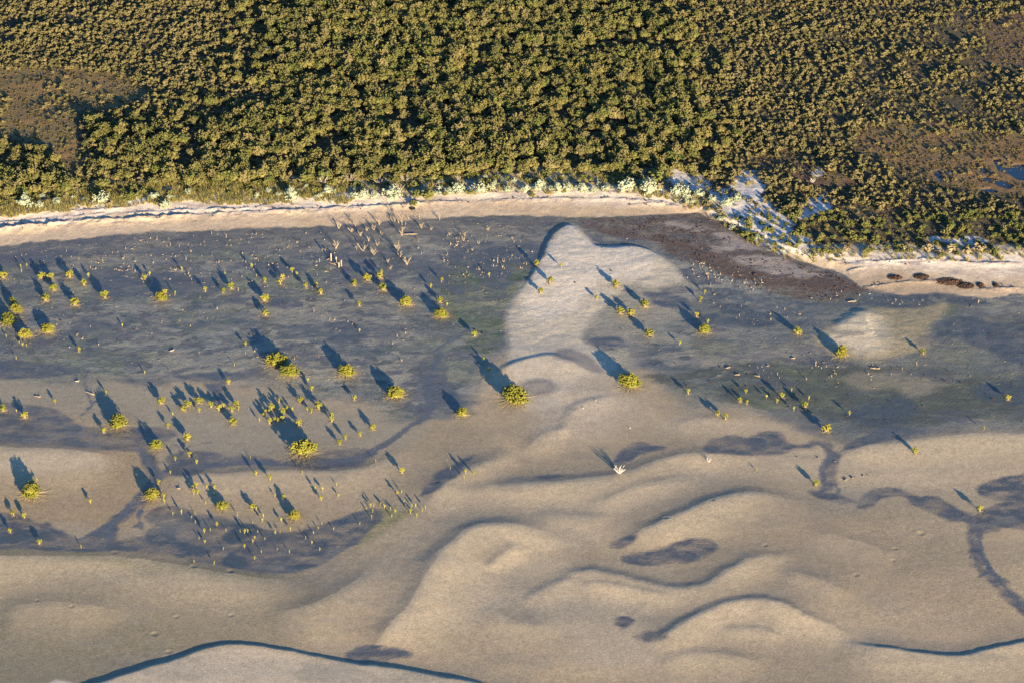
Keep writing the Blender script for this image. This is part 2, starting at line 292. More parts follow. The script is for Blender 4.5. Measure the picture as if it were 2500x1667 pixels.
# wet dark patches
WET = [[(-300, 980), (0, 984), (70, 992), (119, 1000), (161, 1019), (191, 1042), (260, 1050), (340, 1048), (404, 1050), (425, 1062), (385, 1085), (361, 1100), (276, 1100), (212, 1091), (127, 1083), (0, 1084), (-300, 1084)],
 [(340, 1098), (362, 1098), (375, 1130), (395, 1160), (425, 1135), (432, 1140), (385, 1180), (375, 1205), (350, 1215), (330, 1238), (310, 1262), (282, 1285), (278, 1320), (268, 1322), (262, 1300), (240, 1322), (205, 1322), (235, 1300), (262, 1280), (290, 1255), (318, 1230), (345, 1200), (365, 1175), (360, 1140)],
 [(-300, 1262), (0, 1258), (40, 1262), (80, 1282), (115, 1282), (140, 1300), (185, 1316), (250, 1322), (300, 1322), (345, 1314), (390, 1322), (430, 1330), (520, 1335), (540, 1345), (420, 1350), (320, 1343), (200, 1345), (100, 1342), (0, 1340), (-300, 1340)],
 [(380, 1290), (470, 1308), (560, 1305), (590, 1280), (640, 1290), (690, 1300), (740, 1296), (790, 1280), (850, 1262), (905, 1248), (930, 1262), (905, 1290), (860, 1325), (800, 1362), (740, 1392), (650, 1398), (560, 1382), (480, 1368), (400, 1345), (350, 1330)],
 [(400, 1240), (480, 1255), (570, 1275), (620, 1295), (560, 1310), (470, 1310), (390, 1290), (360, 1260)],
 [(400, 1152), (470, 1138), (560, 1120), (640, 1122), (700, 1128), (760, 1112), (850, 1100), (905, 1102), (915, 1110), (880, 1132), (800, 1144), (700, 1138), (600, 1136), (520, 1144), (450, 1158)],
 [(420, 1110), (520, 1105), (525, 1122), (450, 1140), (410, 1130)],
 [(895, 1105), (940, 1080), (1000, 1040), (1040, 1005), (1045, 975), (1040, 930), (1090, 932), (1120, 965), (1138, 985), (1110, 985), (1085, 960), (1050, 1010), (1045, 1025), (1000, 1045), (940, 1090)],
 [(1160, 1110), (1130, 1120), (1080, 1150), (1050, 1180), (1030, 1210), (1090, 1180), (1140, 1135)],
 [(1500, 1122), (1519, 1102), (1549, 1085), (1570, 1080), (1591, 1088), (1625, 1093), (1591, 1100), (1559, 1110), (1535, 1126), (1506, 1137)],
 [(1722, 1098), (1727, 1076), (1749, 1066), (1787, 1065), (1823, 1070), (1850, 1060), (1880, 1052), (1906, 1056), (1919, 1075), (1951, 1084), (1993, 1074), (2015, 1085), (1972, 1092), (1940, 1098), (1908, 1110), (1834, 1107), (1749, 1108)],
 [(2000, 1078), (2022, 1085), (2038, 1100), (2070, 1088), (2110, 1062), (2160, 1045), (2260, 1050), (2200, 1070), (2120, 1085), (2062, 1108), (2045, 1130), (2040, 1165), (2030, 1195), (2005, 1190), (2010, 1150), (2022, 1120), (2015, 1100)],
 [(1975, 1198), (2020, 1200), (2065, 1212), (2092, 1222), (2110, 1210), (2150, 1190), (2190, 1192), (2210, 1198), (2240, 1208), (2290, 1210), (2340, 1240), (2380, 1262), (2440, 1290), (2400, 1300), (2380, 1320), (2400, 1360), (2450, 1420), (2520, 1480), (2560, 1530), (2520, 1520), (2440, 1450), (2390, 1390), (2370, 1330), (2360, 1278), (2320, 1270), (2270, 1245), (2220, 1230), (2205, 1212), (2150, 1215), (2140, 1235), (2098, 1242), (2090, 1230), (2040, 1226), (1990, 1210)],
 [(2385, 1190), (2430, 1172), (2600, 1150), (2600, 1230), (2450, 1220), (2400, 1210)], [(2370, 1270), (2440, 1230), (2600, 1220), (2600, 1290), (2440, 1290)],
 [(1522, 1360), (1560, 1350), (1610, 1345), (1660, 1325), (1710, 1318), (1750, 1328), (1740, 1350), (1680, 1370), (1600, 1380), (1545, 1378)],
 [(1495, 1332), (1530, 1315), (1555, 1302), (1545, 1325), (1515, 1338)], [(1305, 1165), (1340, 1158), (1378, 1163), (1340, 1172)],
 [(842, 1598), (870, 1580), (930, 1578), (990, 1592), (1000, 1602), (930, 1614), (860, 1612)], [(1545, 1556), (1590, 1550), (1625, 1560), (1580, 1568)], [(1500, 1520), (1530, 1508), (1545, 1525), (1520, 1538)],
 [(610, 650), (720, 640), (760, 655), (700, 670), (640, 678)], [(640, 740), (700, 730), (740, 745), (680, 752)], [(560, 728), (600, 728), (598, 740), (565, 740)], [(370, 668), (500, 680), (560, 700), (500, 725), (420, 728), (370, 700)],
 [(200, 660), (300, 652), (320, 680), (400, 700), (420, 720), (320, 725), (240, 720), (215, 690)], [(-200, 605), (0, 620), (120, 610), (210, 612), (150, 630), (0, 640), (-200, 640)],
 [(780, 790), (860, 785), (900, 810), (850, 840), (790, 830), (830, 810)], [(0, 880), (120, 890), (220, 905), (150, 915), (60, 925), (-100, 928)], [(540, 1000), (540, 915), (480, 925), (500, 935)], [(430, 915), (540, 908), (620, 915), (520, 930), (440, 925)],
 [(1100, 600), (1240, 590), (1320, 600), (1320, 640), (1200, 655), (1110, 645)], [(1010, 640), (1100, 680), (1130, 720), (1060, 700)], [(1040, 870), (1080, 880), (1090, 930), (1040, 950), (1020, 900)],
 [(1570, 715), (1650, 720), (1690, 745), (1650, 755), (1600, 740)], [(1660, 660), (1720, 670), (1750, 690), (1690, 695)], [(1450, 825), (1510, 822), (1520, 840), (1460, 845)], [(1240, 640), (1140, 640), (1190, 700), (1240, 700)]]
WETM = np.zeros(N, np.float32)
for i, pts in enumerate(WET): WETM = np.maximum(WETM, mask(pts, .5, .8, 2.4, 90 + i, expand=.35 if i < 7 else .1))
WETM *= 1 - sstep(-.05, .05, bt)
paint(WETM * (.85 + .5 * fbm(X, Y, 1.3, 4, 88, .5)), c3(.064, .068, .082), .93, .38, .9)
paint(WETM * sstep(.05, .3, fbm(X, Y, .9, 4, 188, .6)), c3(.125, .118, .115), .28)
paint(WETM * sstep(.1, .5, fbm(X, Y, 2.6, 4, 89, .5)) * (PYc > 1240) * (PXc < 1000), c3(.040, .050, .066), .9, .3)
def stroke(pts, w, k=.85, col=c3(.085, .090, .108)):
    C = world_curve(pts, False, 6); lo = C.min(0) - 3; hi = C.max(0) + 3
    idx = np.nonzero((X > lo[0]) & (X < hi[0]) & (Y > lo[1]) & (Y < hi[1]))[0]; d, _, t, _ = seg_dist(X[idx], Y[idx], C, False)
    m = np.zeros(N, np.float32); m[idx] = 1 - sstep(w * .5, w * 1.1, d + .3 * fbm(X[idx], Y[idx], 1.0, 3, 190)); paint(m, col, k, .4, .8)
for pts, w in (([(300, 1258), (270, 1280), (225, 1305), (196, 1318)], .5), ([(290, 1262), (266, 1290), (262, 1322)], .45), ([(282, 1275), (276, 1300), (272, 1324)], .35), ([(352, 1215), (350, 1235), (340, 1262), (345, 1290)], .35), ([(346, 1240), (336, 1262), (330, 1285)], .25),
               ([(345, 1100), (368, 1135), (385, 1160), (380, 1190)], .8), ([(385, 1162), (405, 1148), (425, 1128), (440, 1105), (430, 1085)], .35), ([(440, 1108), (470, 1085), (520, 1080)], .3), ([(215, 905), (208, 930), (215, 960), (222, 985)], .3), ([(232, 980), (205, 1010), (190, 1020)], .25), ([(355, 1210), (320, 1235), (300, 1258)], .8),
               ([(2035, 1108), (2010, 1140), (2010, 1180)], .6), ([(2015, 1180), (2006, 1200)], .5), ([(2040, 1180), (2048, 1196), (2044, 1205)], .3), ([(1995, 1080), (2020, 1095), (2035, 1105)], .35), ([(2390, 1300), (2395, 1350), (2420, 1390), (2450, 1430), (2500, 1480), (2560, 1520)], .5), ([(2400, 1362), (2430, 1400), (2460, 1420)], .3), ([(2420, 1390), (2390, 1410)], .25),
               ([(900, 1105), (950, 1078), (1000, 1040), (1035, 1020), (1048, 985), (1042, 940), (1060, 900), (1075, 860)], .7), ([(480, 1140), (600, 1128), (700, 1132), (850, 1122), (910, 1106)], .9), ([(1150, 800), (1100, 830), (1060, 860)], .5)): stroke(pts, w)
# stains: scattered darker patches over flat
paint(flat * sstep(.34, .6, fbm(X, Y, 3.2, 4, 91, .45)) * MUD * .8 * (1 - SPIT), c3(.08, .085, .105), .7)
paint(flat * (1 - MUD) * (1 - SPIT) * sstep(.35, .75, fbm(X, Y, 4.5, 4, 92, .5)), c3(.24, .215, .17), .35)
# weed-stained apron between spit and the right-hand beach
AP = mask([(1420, 535), (1560, 530), (1710, 522), (1800, 560), (1850, 590), (1930, 635), (2010, 662), (2070, 678), (2110, 708), (2060, 735), (1960, 735), (1850, 705), (1740, 655), (1660, 610), (1560, 585), (1440, 565)], .8, 1.2, 4, 93)
paint(AP * (.5 + .5 * sstep(-.2, .2, fbm(X, Y, 1.8, 5, 94, .5))), c3(.125, .105, .094), .9, .85, 1.0)
paint(AP * sstep(.2, .45, fbm(X, Y, .7, 3, 294)), c3(.05, .04, .036), .7); RED0 = AP * sstep(.0, .25, fbm(X, Y, 1.0, 4, 194, .6)); paint(RED0, c3(.085, .058, .052), .6)
paint(mask([(1640, 540), (1760, 565), (1850, 600), (1960, 650), (2030, 670), (1960, 680), (1850, 660), (1740, 610), (1640, 570)], 1.2, 1.6, 4, 95) * sstep(-.25, .3, fbm(X, Y, 2.5, 4, 96, .5)), c3(.30, .26, .235), .9)
paint(mask([(1600, 575), (1700, 605), (1790, 640), (1880, 675), (1980, 685), (2090, 690), (2110, 705), (2000, 712), (1890, 700), (1780, 672), (1690, 640), (1610, 600)], .9, 2.0, 3, 97) * (.6 + .4 * sstep(-.2, .2, fbm(X, Y, .9, 4, 197, .6))), c3(.086, .058, .049), .85, .9, 1.0)
# beach
BE = sstep(-.03, .04, bt)
paint(BE, c3(.47, .375, .265), 1, .9, .45)
paint(BE * (1 - sstep(.1, .55, bt)) * sstep(-.2, .3, n2), c3(.40, .30, .20), .6)
paint(BE * sstep(.40, .7, bt + .15 * n2), c3(.68, .60, .50), .92)
paint(BE * sstep(.1, .4, fbm(X, Y, 1.2, 4, 98, .35)) * sstep(.3, .6, bt), c3(.36, .29, .26), .6)
paint(WR_MASK * sstep(-.3, .2, n3), c3(.30, .24, .22), .55)
paint(mask([(2100, 690), (2170, 668), (2250, 675), (2330, 690), (2380, 708), (2300, 715), (2150, 715)], .8, 1, 3, 99), c3(.36, .27, .18), .7)
# vegetated land
n4 = fbm(X, Y, 10, 3, 101)
upx = hi_y - PYc
paint(land, c3(.062, .052, .028), 1, .95, 1.0)
paint(land * sstep(1680, 1760, PXc) * (1 - sstep(10, 22, upx)), c3(.40, .35, .26), .9)
GRASS = sstep(-6, 4, upx) * (1 - sstep(36, 50, upx + 10 * n2)) * (1 - sstep(1720, 1800, PXc))
paint(GRASS, c3(.27, .25, .15), .9); paint(GRASS * sstep(0, .3, fbm(X, Y, 1.8, 3, 102)), c3(.44, .41, .33), .8)
HEATHS = [([(-400, 170), (0, 175), (150, 160), (300, 185), (360, 215), (330, 262), (190, 290), (215, 400), (215, 450), (170, 430), (120, 370), (0, 340), (-400, 330)], c3(.165, .112, .048)),
          ([(2300, 65), (2380, 48), (2700, 40), (2700, 170), (2440, 175), (2400, 150), (2420, 110), (2350, 80)], c3(.115, .074, .044)),
          ([(2080, 330), (2200, 300), (2320, 315), (2450, 335), (2700, 340), (2700, 485), (2480, 490), (2330, 465), (2240, 440), (2120, 390)], c3(.155, .098, .046)),
          ([(1940, 395), (2070, 440), (2100, 460), (2000, 470), (1930, 440)], c3(.09, .055, .036)), ([(2050, 500), (2200, 505), (2190, 530), (2060, 540)], c3(.09, .062, .034)), ([(1830, 390), (1900, 370), (1990, 380), (1930, 410), (1850, 410)], c3(.085, .06, .03))]
HE = np.zeros(N, np.float32)
for i, (pts, c) in enumerate(HEATHS):
    m = mask(pts, 1.0, 3.0, 7, 110 + i) * land; HE = np.maximum(HE, m); paint(m, c, 1, .95, 1.0)
paint(HE * sstep(0, .4, fbm(X, Y, 5, 3, 103)), c3(.15, .125, .052), .6)
WS = [[(1560, 470), (1600, 420), (1650, 415), (1700, 430), (1730, 470), (1720, 505), (1650, 500), (1600, 480)], [(1770, 470), (1800, 435), (1850, 432), (1875, 475), (1860, 490), (1900, 520), (1940, 560), (1900, 575), (1830, 570), (1760, 520), (1720, 480)],
      [(1970, 500), (2005, 480), (2030, 515), (2010, 535), (1975, 545), (1940, 540)], [(1830, 560), (1900, 560), (1960, 590), (2000, 615), (1900, 620), (1840, 590)], [(2270, 592), (2330, 588), (2390, 596), (2380, 604), (2290, 604)], [(1985, 430), (2000, 425), (2000, 445), (1985, 445)]]
for i, pts in enumerate(WS):
    m = mask(pts, .5, 1.6, 3, 120 + i); paint(m, c3(.56, .53, .50), .92, .9, .5)
PONDS = [[(2277, 436), (2290, 430), (2296, 440), (2318, 452), (2310, 458), (2290, 450)], [(2306, 432), (2322, 430), (2330, 436), (2312, 438)], [(2392, 422), (2400, 420), (2406, 432), (2396, 434)], [(2424, 404), (2434, 402), (2442, 416), (2460, 420), (2478, 414), (2520, 420), (2520, 450), (2490, 450), (2468, 440), (2452, 432), (2436, 426), (2430, 414)],
         [(2398, 450), (2410, 444), (2440, 450), (2468, 462), (2466, 470), (2448, 468), (2420, 458)], [(2500, 395), (2540, 400), (2530, 412)], [(2395, 476), (2420, 472), (2430, 480)]]
for i, pts in enumerate(PONDS):
    m = mask(pts, .4, .0, 3, 130, expand=.1); Z -= .30 * m; m2 = mask(pts, .5, .3, 3, 131, expand=.6); paint(m2 * (1 - m), c3(.16, .10, .045), .7); paint(m, c3(.03, .032, .038), 1)
# soft random grain in albedo
ALB *= (1 + .07 * fbm(X, Y, .7, 2, 141))[:, None].astype(np.float32)

verts = np.stack([X, Y, Z], 1).astype(np.float32)
ii = (np.arange(NY - 1)[:, None] * NX + np.arange(NX - 1)[None, :]).ravel()
faces = np.stack([ii, ii + 1, ii + NX + 1, ii + NX], 1)
def fast_mesh(name, V, F):
    me = bpy.data.meshes.new(name); k = F.shape[1]
    me.vertices.add(len(V)); me.vertices.foreach_set("co", V.astype(np.float32).ravel())
    me.loops.add(F.size); me.loops.foreach_set("vertex_index", F.astype(np.int32).ravel())
    me.polygons.add(len(F)); me.polygons.foreach_set("loop_start", np.arange(0, F.size, k, dtype=np.int32))
    me.update(calc_edges=True); return me
gme = fast_mesh("ground", verts, faces)
gme.polygons.foreach_set("use_smooth", np.ones(len(faces), bool))
ca = gme.color_attributes.new("albedo", 'FLOAT_COLOR', 'POINT')
ca.data.foreach_set("color", np.concatenate([np.clip(ALB, .01, .9), np.ones((N, 1), np.float32)], 1).ravel())
for nm, arr in (("rough", ROUGH), ("relief", BUMP)):
    a = gme.attributes.new(nm, 'FLOAT', 'POINT'); a.data.foreach_set("value", arr.astype(np.float32))
ZG = Z.reshape(NY, NX)
def hgt(x, y):
    j = min(max(int(np.searchsorted(ax_x, x)) - 1, 0), NX - 2); i = min(max(int(np.searchsorted(ax_y, y)) - 1, 0), NY - 2)
    u = (x - ax_x[j]) / (ax_x[j + 1] - ax_x[j]); w = (y - ax_y[i]) / (ax_y[i + 1] - ax_y[i])
    return float((ZG[i, j] * (1 - u) + ZG[i, j + 1] * u) * (1 - w) + (ZG[i + 1, j] * (1 - u) + ZG[i + 1, j + 1] * u) * w)
def spot(px, py):                                    # where that line of sight meets the ground
    z = 0.0
    for _ in range(4):
        x, y = at(px, py, z); z = hgt(float(x), float(y))
    return Vector((float(x), float(y), z))

# ------------------------------------------------------------------ materials
def mat(name):
    m = bpy.data.materials.new(name); m.use_nodes = True; nt = m.node_tree; return m, nt, nt.nodes, nt.links, nt.nodes["Principled BSDF"]
def ground_mat():
    m, nt, n, l, b = mat("tidal_ground")
    al = n.new("ShaderNodeAttribute"); al.attribute_name = "albedo"
    ro = n.new("ShaderNodeAttribute"); ro.attribute_name = "rough"; re = n.new("ShaderNodeAttribute"); re.attribute_name = "relief"
    tc = n.new("ShaderNodeTexCoord")
    def noise(scale, det, rough=.6):
        q = n.new("ShaderNodeTexNoise"); q.inputs["Scale"].default_value = scale; q.inputs["Detail"].default_value = det; q.inputs["Roughness"].default_value = rough
        l.new(tc.outputs["Object"], q.inputs["Vector"]); return q
    n1, n2, n3 = noise(3.6, 5, .8), noise(1.1, 4), noise(2.6, 3)
    def mr(src, a, b_, c, d):
        q = n.new("ShaderNodeMapRange"); q.inputs[1].default_value = a; q.inputs[2].default_value = b_; q.inputs[3].default_value = c; q.inputs[4].default_value = d; l.new(src, q.inputs[0]); return q.outputs[0]
    f1 = mr(n1.outputs["Fac"], .3, .7, .58, 1.46); f2 = mr(n2.outputs["Fac"], .3, .7, .92, 1.08)
    mu = n.new("ShaderNodeMath"); mu.operation = 'MULTIPLY'; l.new(f1, mu.inputs[0]); l.new(f2, mu.inputs[1])
    vm = n.new("ShaderNodeVectorMath"); vm.operation = 'SCALE'; l.new(al.outputs["Color"], vm.inputs[0]); l.new(mu.outputs[0], vm.inputs["Scale"])
    l.new(vm.outputs[0], b.inputs["Base Color"]); l.new(ro.outputs["Fac"], b.inputs["Roughness"])
    b.inputs["Specular IOR Level"].default_value = .45
    ad = n.new("ShaderNodeMath"); ad.operation = 'MULTIPLY_ADD'; l.new(n3.outputs["Fac"], ad.inputs[0]); ad.inputs[1].default_value = .9; l.new(n1.outputs["Fac"], ad.inputs[2])
    bp = n.new("ShaderNodeBump"); bp.inputs["Distance"].default_value = .24
    st = mr(re.outputs["Fac"], .3, 1, .10, .9); l.new(st, bp.inputs["Strength"])
    l.new(ad.outputs[0], bp.inputs["Height"]); l.new(bp.outputs[0], b.inputs["Normal"])
    return m
def plain(name, col, var=.25, rough=.8, scale=2.0, col2=None, rand=.3, trans=0.0):
    m, nt, n, l, b = mat(name)
    tc = n.new("ShaderNodeTexCoord"); q = n.new("ShaderNodeTexNoise"); q.inputs["Scale"].default_value = scale; q.inputs["Detail"].default_value = 3
    l.new(tc.outputs["Object"], q.inputs["Vector"])
    oi = n.new("ShaderNodeObjectInfo")
    mx = n.new("ShaderNodeMix"); mx.data_type = 'RGBA'
    c2 = col2 or tuple(c * (1 + var) for c in col)
    mx.inputs[6].default_value = (*[c * (1 - var * .5) for c in col], 1); mx.inputs[7].default_value = (*c2, 1)
    k = n.new("ShaderNodeMath"); k.operation = 'MULTIPLY_ADD'; k.inputs[1].default_value = rand * 2; l.new(oi.outputs["Random"], k.inputs[0])
    mr = n.new("ShaderNodeMapRange"); mr.inputs[1].default_value = .3; mr.inputs[2].default_value = .7; mr.inputs[3].default_value = -rand; mr.inputs[4].default_value = 1 - rand
    l.new(q.outputs["Fac"], mr.inputs[0]); l.new(mr.outputs[0], k.inputs[2]); k.use_clamp = True
    l.new(k.outputs[0], mx.inputs[0]); l.new(mx.outputs[2], b.inputs["Base Color"]); b.inputs["Roughness"].default_value = rough
    b.inputs["Specular IOR Level"].default_value = .25
    return m
M = dict(
 ground=ground_mat(),
 mang=plain("mangrove_leaf", (.118, .138, .016), .25, .6, .9, (.205, .190, .030), .3),
 sapl=plain("sapling_leaf", (.15, .18, .03), .25, .6, 2, (.23, .22, .05), .3),
 stem=plain("mangrove_bark", (.33, .26, .13), .3, .85, 3),
 root=plain("root_bark", (.30, .25, .155), .3, .85, 3),
 tea2=plain("green_tree_leaf", (.080, .098, .024), .2, .7, .8, (.138, .134, .038), .35),
 tea3=plain("greyish_tree_leaf", (.105, .098, .038), .2, .75, .8, (.170, .146, .060), .35),
 tea=plain("teatree_leaf", (.092, .098, .026), .2, .7, .8, (.160, .138, .046), .35),
 scrub=plain("scrub_leaf", (.095, .094, .032), .2, .8, .9, (.160, .132, .060), .4),
 olive=plain("heath_leaf", (.085, .066, .026), .2, .9, .9, (.115, .098, .036), .4),
 dune=plain("dune_shrub_leaf", (.066, .086, .018), .2, .7, .8, (.130, .122, .036), .4),
 silver=plain("silver_leaf", (.21, .26, .18), .15, .8, 1.5, (.32, .34, .24), .35),
 beige=plain("dry_dune_leaf", (.20, .16, .09), .15, .8, 1.5, (.26, .22, .13), .35),
 grass=plain("dune_grass_blade", (.17, .165, .045), .2, .8, 1.5, (.27, .225, .085), .4),
 dead=plain("bleached_wood", (.21, .165, .12), .25, .8, 5, (.29, .235, .175), .3),
 stumpw=plain("weathered_stump_wood", (.25, .205, .15), .25, .8, 5, (.34, .28, .205), .3),
 white=plain("silvered_wood", (.40, .38, .36), .15, .8, 5, (.48, .46, .43), .3),
 greyw=plain("grey_wood", (.30, .26, .22), .2, .8, 5),
 trunk=plain("tea_tree_bark", (.16, .13, .10), .2, .9, 3),
 wrack=plain("dried_weed", (.048, .032, .026), .3, .9, 2, (.085, .052, .038), .3),
 clod=plain("mud_clod", (.15, .13, .10), .2, .7, 4), rubber=plain("black_rubber", (.02, .02, .022), .1, .6, 3),
 shell=plain("pale_shell", (.62, .58, .50), .1, .5, 5))
def pond_mat():
    m, nt, n, l, b = mat("pond_water"); b.inputs["Base Color"].default_value = (.012, .022, .035, 1); b.inputs["Roughness"].default_value = .08
    b.inputs["Specular IOR Level"].default_value = .6; return m
M['pond'] = pond_mat()

def link(name, me, m=None, parent=None):
    o = bpy.data.objects.new(name, me); COL.objects.link(o)
    if m is not None and len(me.materials) == 0: me.materials.append(m)
    if parent is not None: o.parent = parent
    return o
def empty(name, loc, rz=0.0, sc=(1, 1, 1)):
    o = bpy.data.objects.new(name, None); COL.objects.link(o); o.empty_display_size = .3
    o.location = loc; o.rotation_euler = (0, 0, rz); o.scale = sc; return o
def tag(o, label=None, cat=None, group=None, kind=None):
    for k, v in (("label", label), ("category", cat), ("group", group), ("kind", kind)):
        if v: o[k] = v
    return o

go = link("ground", gme, M['ground']); tag(go, kind="structure")
for pts in PONDS:
    C = world_curve(pts, True, 4); zc = min(hgt(*p) for p in C) ; zc = sum(hgt(*p) for p in C) / len(C) - .02
    V = np.array([[p[0], p[1], zc] for p in C]); me = bpy.data.meshes.new("pond"); me.from_pydata([tuple(v) for v in V], [], [list(range(len(V)))])
    o = link("pond_water", me, M['pond']); tag(o, kind="structure")

# ------------------------------------------------------------------ mesh pieces
PHI = (1 + 5 ** .5) / 2
ICO = np.array([(-1, PHI, 0), (1, PHI, 0), (-1, -PHI, 0), (1, -PHI, 0), (0, -1, PHI), (0, 1, PHI), (0, -1, -PHI), (0, 1, -PHI), (PHI, 0, -1), (PHI, 0, 1), (-PHI, 0, -1), (-PHI, 0, 1)]) / math.sqrt(1 + PHI * PHI)
ICF = np.array([(0, 11, 5), (0, 5, 1), (0, 1, 7), (0, 7, 10), (0, 10, 11), (1, 5, 9), (5, 11, 4), (11, 10, 2), (10, 7, 6), (7, 1, 8), (3, 9, 4), (3, 4, 2), (3, 2, 6), (3, 6, 8), (3, 8, 9), (4, 9, 5), (2, 4, 11), (6, 2, 10), (8, 6, 7), (9, 8, 1)])
def tufts(P, r, rng, squash=.75, jit=.35):
    """irregular leaf clumps, one at each point"""
    n = len(P); r = np.broadcast_to(r, (n,))
    base = ICO[None] * (1 + jit * (rng.random((n, 12, 1)) * 2 - 1))
    a = rng.random(n) * 6.28; c, s = np.cos(a), np.sin(a)
    bx = base[:, :, 0] * c[:, None] - base[:, :, 1] * s[:, None]; by = base[:, :, 0] * s[:, None] + base[:, :, 1] * c[:, None]
    B = np.stack([bx * (1 + .4 * rng.random((n, 1))), by, base[:, :, 2] * squash], 2) * r[:, None, None] + P[:, None, :]
    F = ICF[None] + (np.arange(n) * 12)[:, None, None]
    return B.reshape(-1, 3), F.reshape(-1, 3)
def dome_points(n, rng, rx, rz, z0, low=-.35, fill=.25, lobes=3, amp=.14, clump=0):
    if clump:
        K = max(6, n // 6); C_ = dome_points(K, rng, rx, rz, z0, low, fill, lobes, amp); return C_[rng.integers(0, K, n)] + rng.normal(0, 1, (n, 3)) * np.array([rx, rx, rz]) * clump
    u = rng.random(n) * (1 - low) + low; th = rng.random(n) * 2 * math.pi
    ph = rng.random(3) * 6.28
    k = 1 - fill * rng.random(n) ** 1.5
    k *= 1 + amp * np.sin(lobes * th + ph[0]) + amp * .6 * np.sin((lobes + 2) * th + ph[1] + 3 * u)
    q = np.sqrt(np.maximum(0, 1 - u * u))
    return np.stack([np.cos(th) * q * rx * k, np.sin(th) * q * rx * k, z0 + u * rz * k], 1)
def join(parts):
    V = []; F = []; o = 0
    for v, f in parts: V.append(v); F.append(np.asarray(f) + o); o += len(v)
    return np.concatenate(V), np.concatenate(F)
def tube(path, radii, k=5):
    """tapered branch as triangles"""
    path = [Vector(p) for p in path]; V = []; F = []
    for i, p in enumerate(path):
        d = (path[min(i + 1, len(path) - 1)] - path[max(i - 1, 0)]).normalized()
        u = d.cross(Vector((0.3, 0.9, 0.1))).normalized(); w = d.cross(u)
        for j in range(k):
            a = 2 * math.pi * j / k; V.append(p + (u * math.cos(a) + w * math.sin(a)) * radii[i])
    for i in range(len(path) - 1):
        for j in range(k):
            a, b, c, d_ = i * k + j, i * k + (j + 1) % k, (i + 1) * k + (j + 1) % k, (i + 1) * k + j
            F += [(a, b, c), (a, c, d_)]
    n = len(V); V.append(path[-1]); F += [((len(path) - 1) * k + j, (len(path) - 1) * k + (j + 1) % k, n) for j in range(k)]
    return np.array([tuple(v) for v in V]), np.array(F)
def bent(p0, p1, n, rnd, wob):
    p0, p1 = Vector(p0), Vector(p1); L = (p1 - p0).length; out = []
    for i in range(n + 1):
        t = i / n; e = math.sin(math.pi * t) * wob * L
        out.append(p0.lerp(p1, t) + Vector((rnd.uniform(-1, 1) * e, rnd.uniform(-1, 1) * e, rnd.uniform(-.5, .5) * e)))
    return out

# crowns in unit space: width 1, base at z=0, height 1 (scaled per tree)
def crown_mesh(name, n, tr, m, seed, z0=.55, rz=.42, low=-.55, core=True, lobes=3, amp=.12, fill=.22, asp=1.0):
    rng = np.random.default_rng(seed)
    P = dome_points(n, rng, .45, rz, z0, low, fill, lobes, amp, .12 if n > 60 else 0)
    v, f = tufts(P, tr * (.7 + .6 * rng.random(n)), rng, .8 * asp)
    parts = [(v, f)]
    if core:
        Pc = dome_points(max(6, n // 10), rng, .25, rz * .5, z0, -.9, .6); parts.append(tufts(Pc, .16, rng, .8))
    V, F = join(parts); V[:, 2] = np.maximum(V[:, 2], .03)
    me = fast_mesh(name, V, F); me.materials.append(m); return me
BIGC = [crown_mesh("mangrove_crown", 430, .036, M['mang'], 200 + i, .30, .62, -.05, lobes=3 + i % 2, amp=.07, asp=1.7, fill=.15) for i in range(4)]
MEDC = [crown_mesh("mangrove_crown", 130, .066, M['mang'], 210 + i, .56, .40, -.35, amp=.12, asp=1.3) for i in range(5)]
SMLC = [crown_mesh("mangrove_crown", 42, .115, M['mang'], 220 + i, .66, .30, -.7, amp=.16, fill=.4) for i in range(6)]
TINC = [crown_mesh("sapling_leaves", 12, .2, M['sapl'], 230 + i, .68, .28, -.9, core=False, amp=.2, fill=.7) for i in range(5)]

def stems(seed, nst, r, spread, top):
    rnd = random.Random(seed); parts = []
    for i in range(nst):
        a = 6.28 * (i + rnd.random() * .6) / nst
        e = (math.cos(a) * spread, math.sin(a) * spread, top * rnd.uniform(.85, 1.05))
        parts.append(tube(bent((math.cos(a) * r * .7, math.sin(a) * r * .7, -.04), e, 3, rnd, .12), [r, r * .8, r * .6, r * .35]))
        e2 = (e[0] * 1.5, e[1] * 1.5, min(.95, e[2] * 1.15)); parts.append(tube([Vector(e) * .7, e2], [r * .5, r * .25], 4))
    V, F = join(parts); me = fast_mesh("trunk", V, F); me.materials.append(M['stem']); return me
BIGT = [stems(300 + i, 5, .032, .22, .6) for i in range(2)]
MEDT = [stems(310 + i, 5, .04, .17, .6) for i in range(3)]
SMLT = [stems(320 + i, 3, .055, .13, .66) for i in range(3)]
TINT = [stems(330 + i, 1, .11, .02, .72) for i in range(2)]

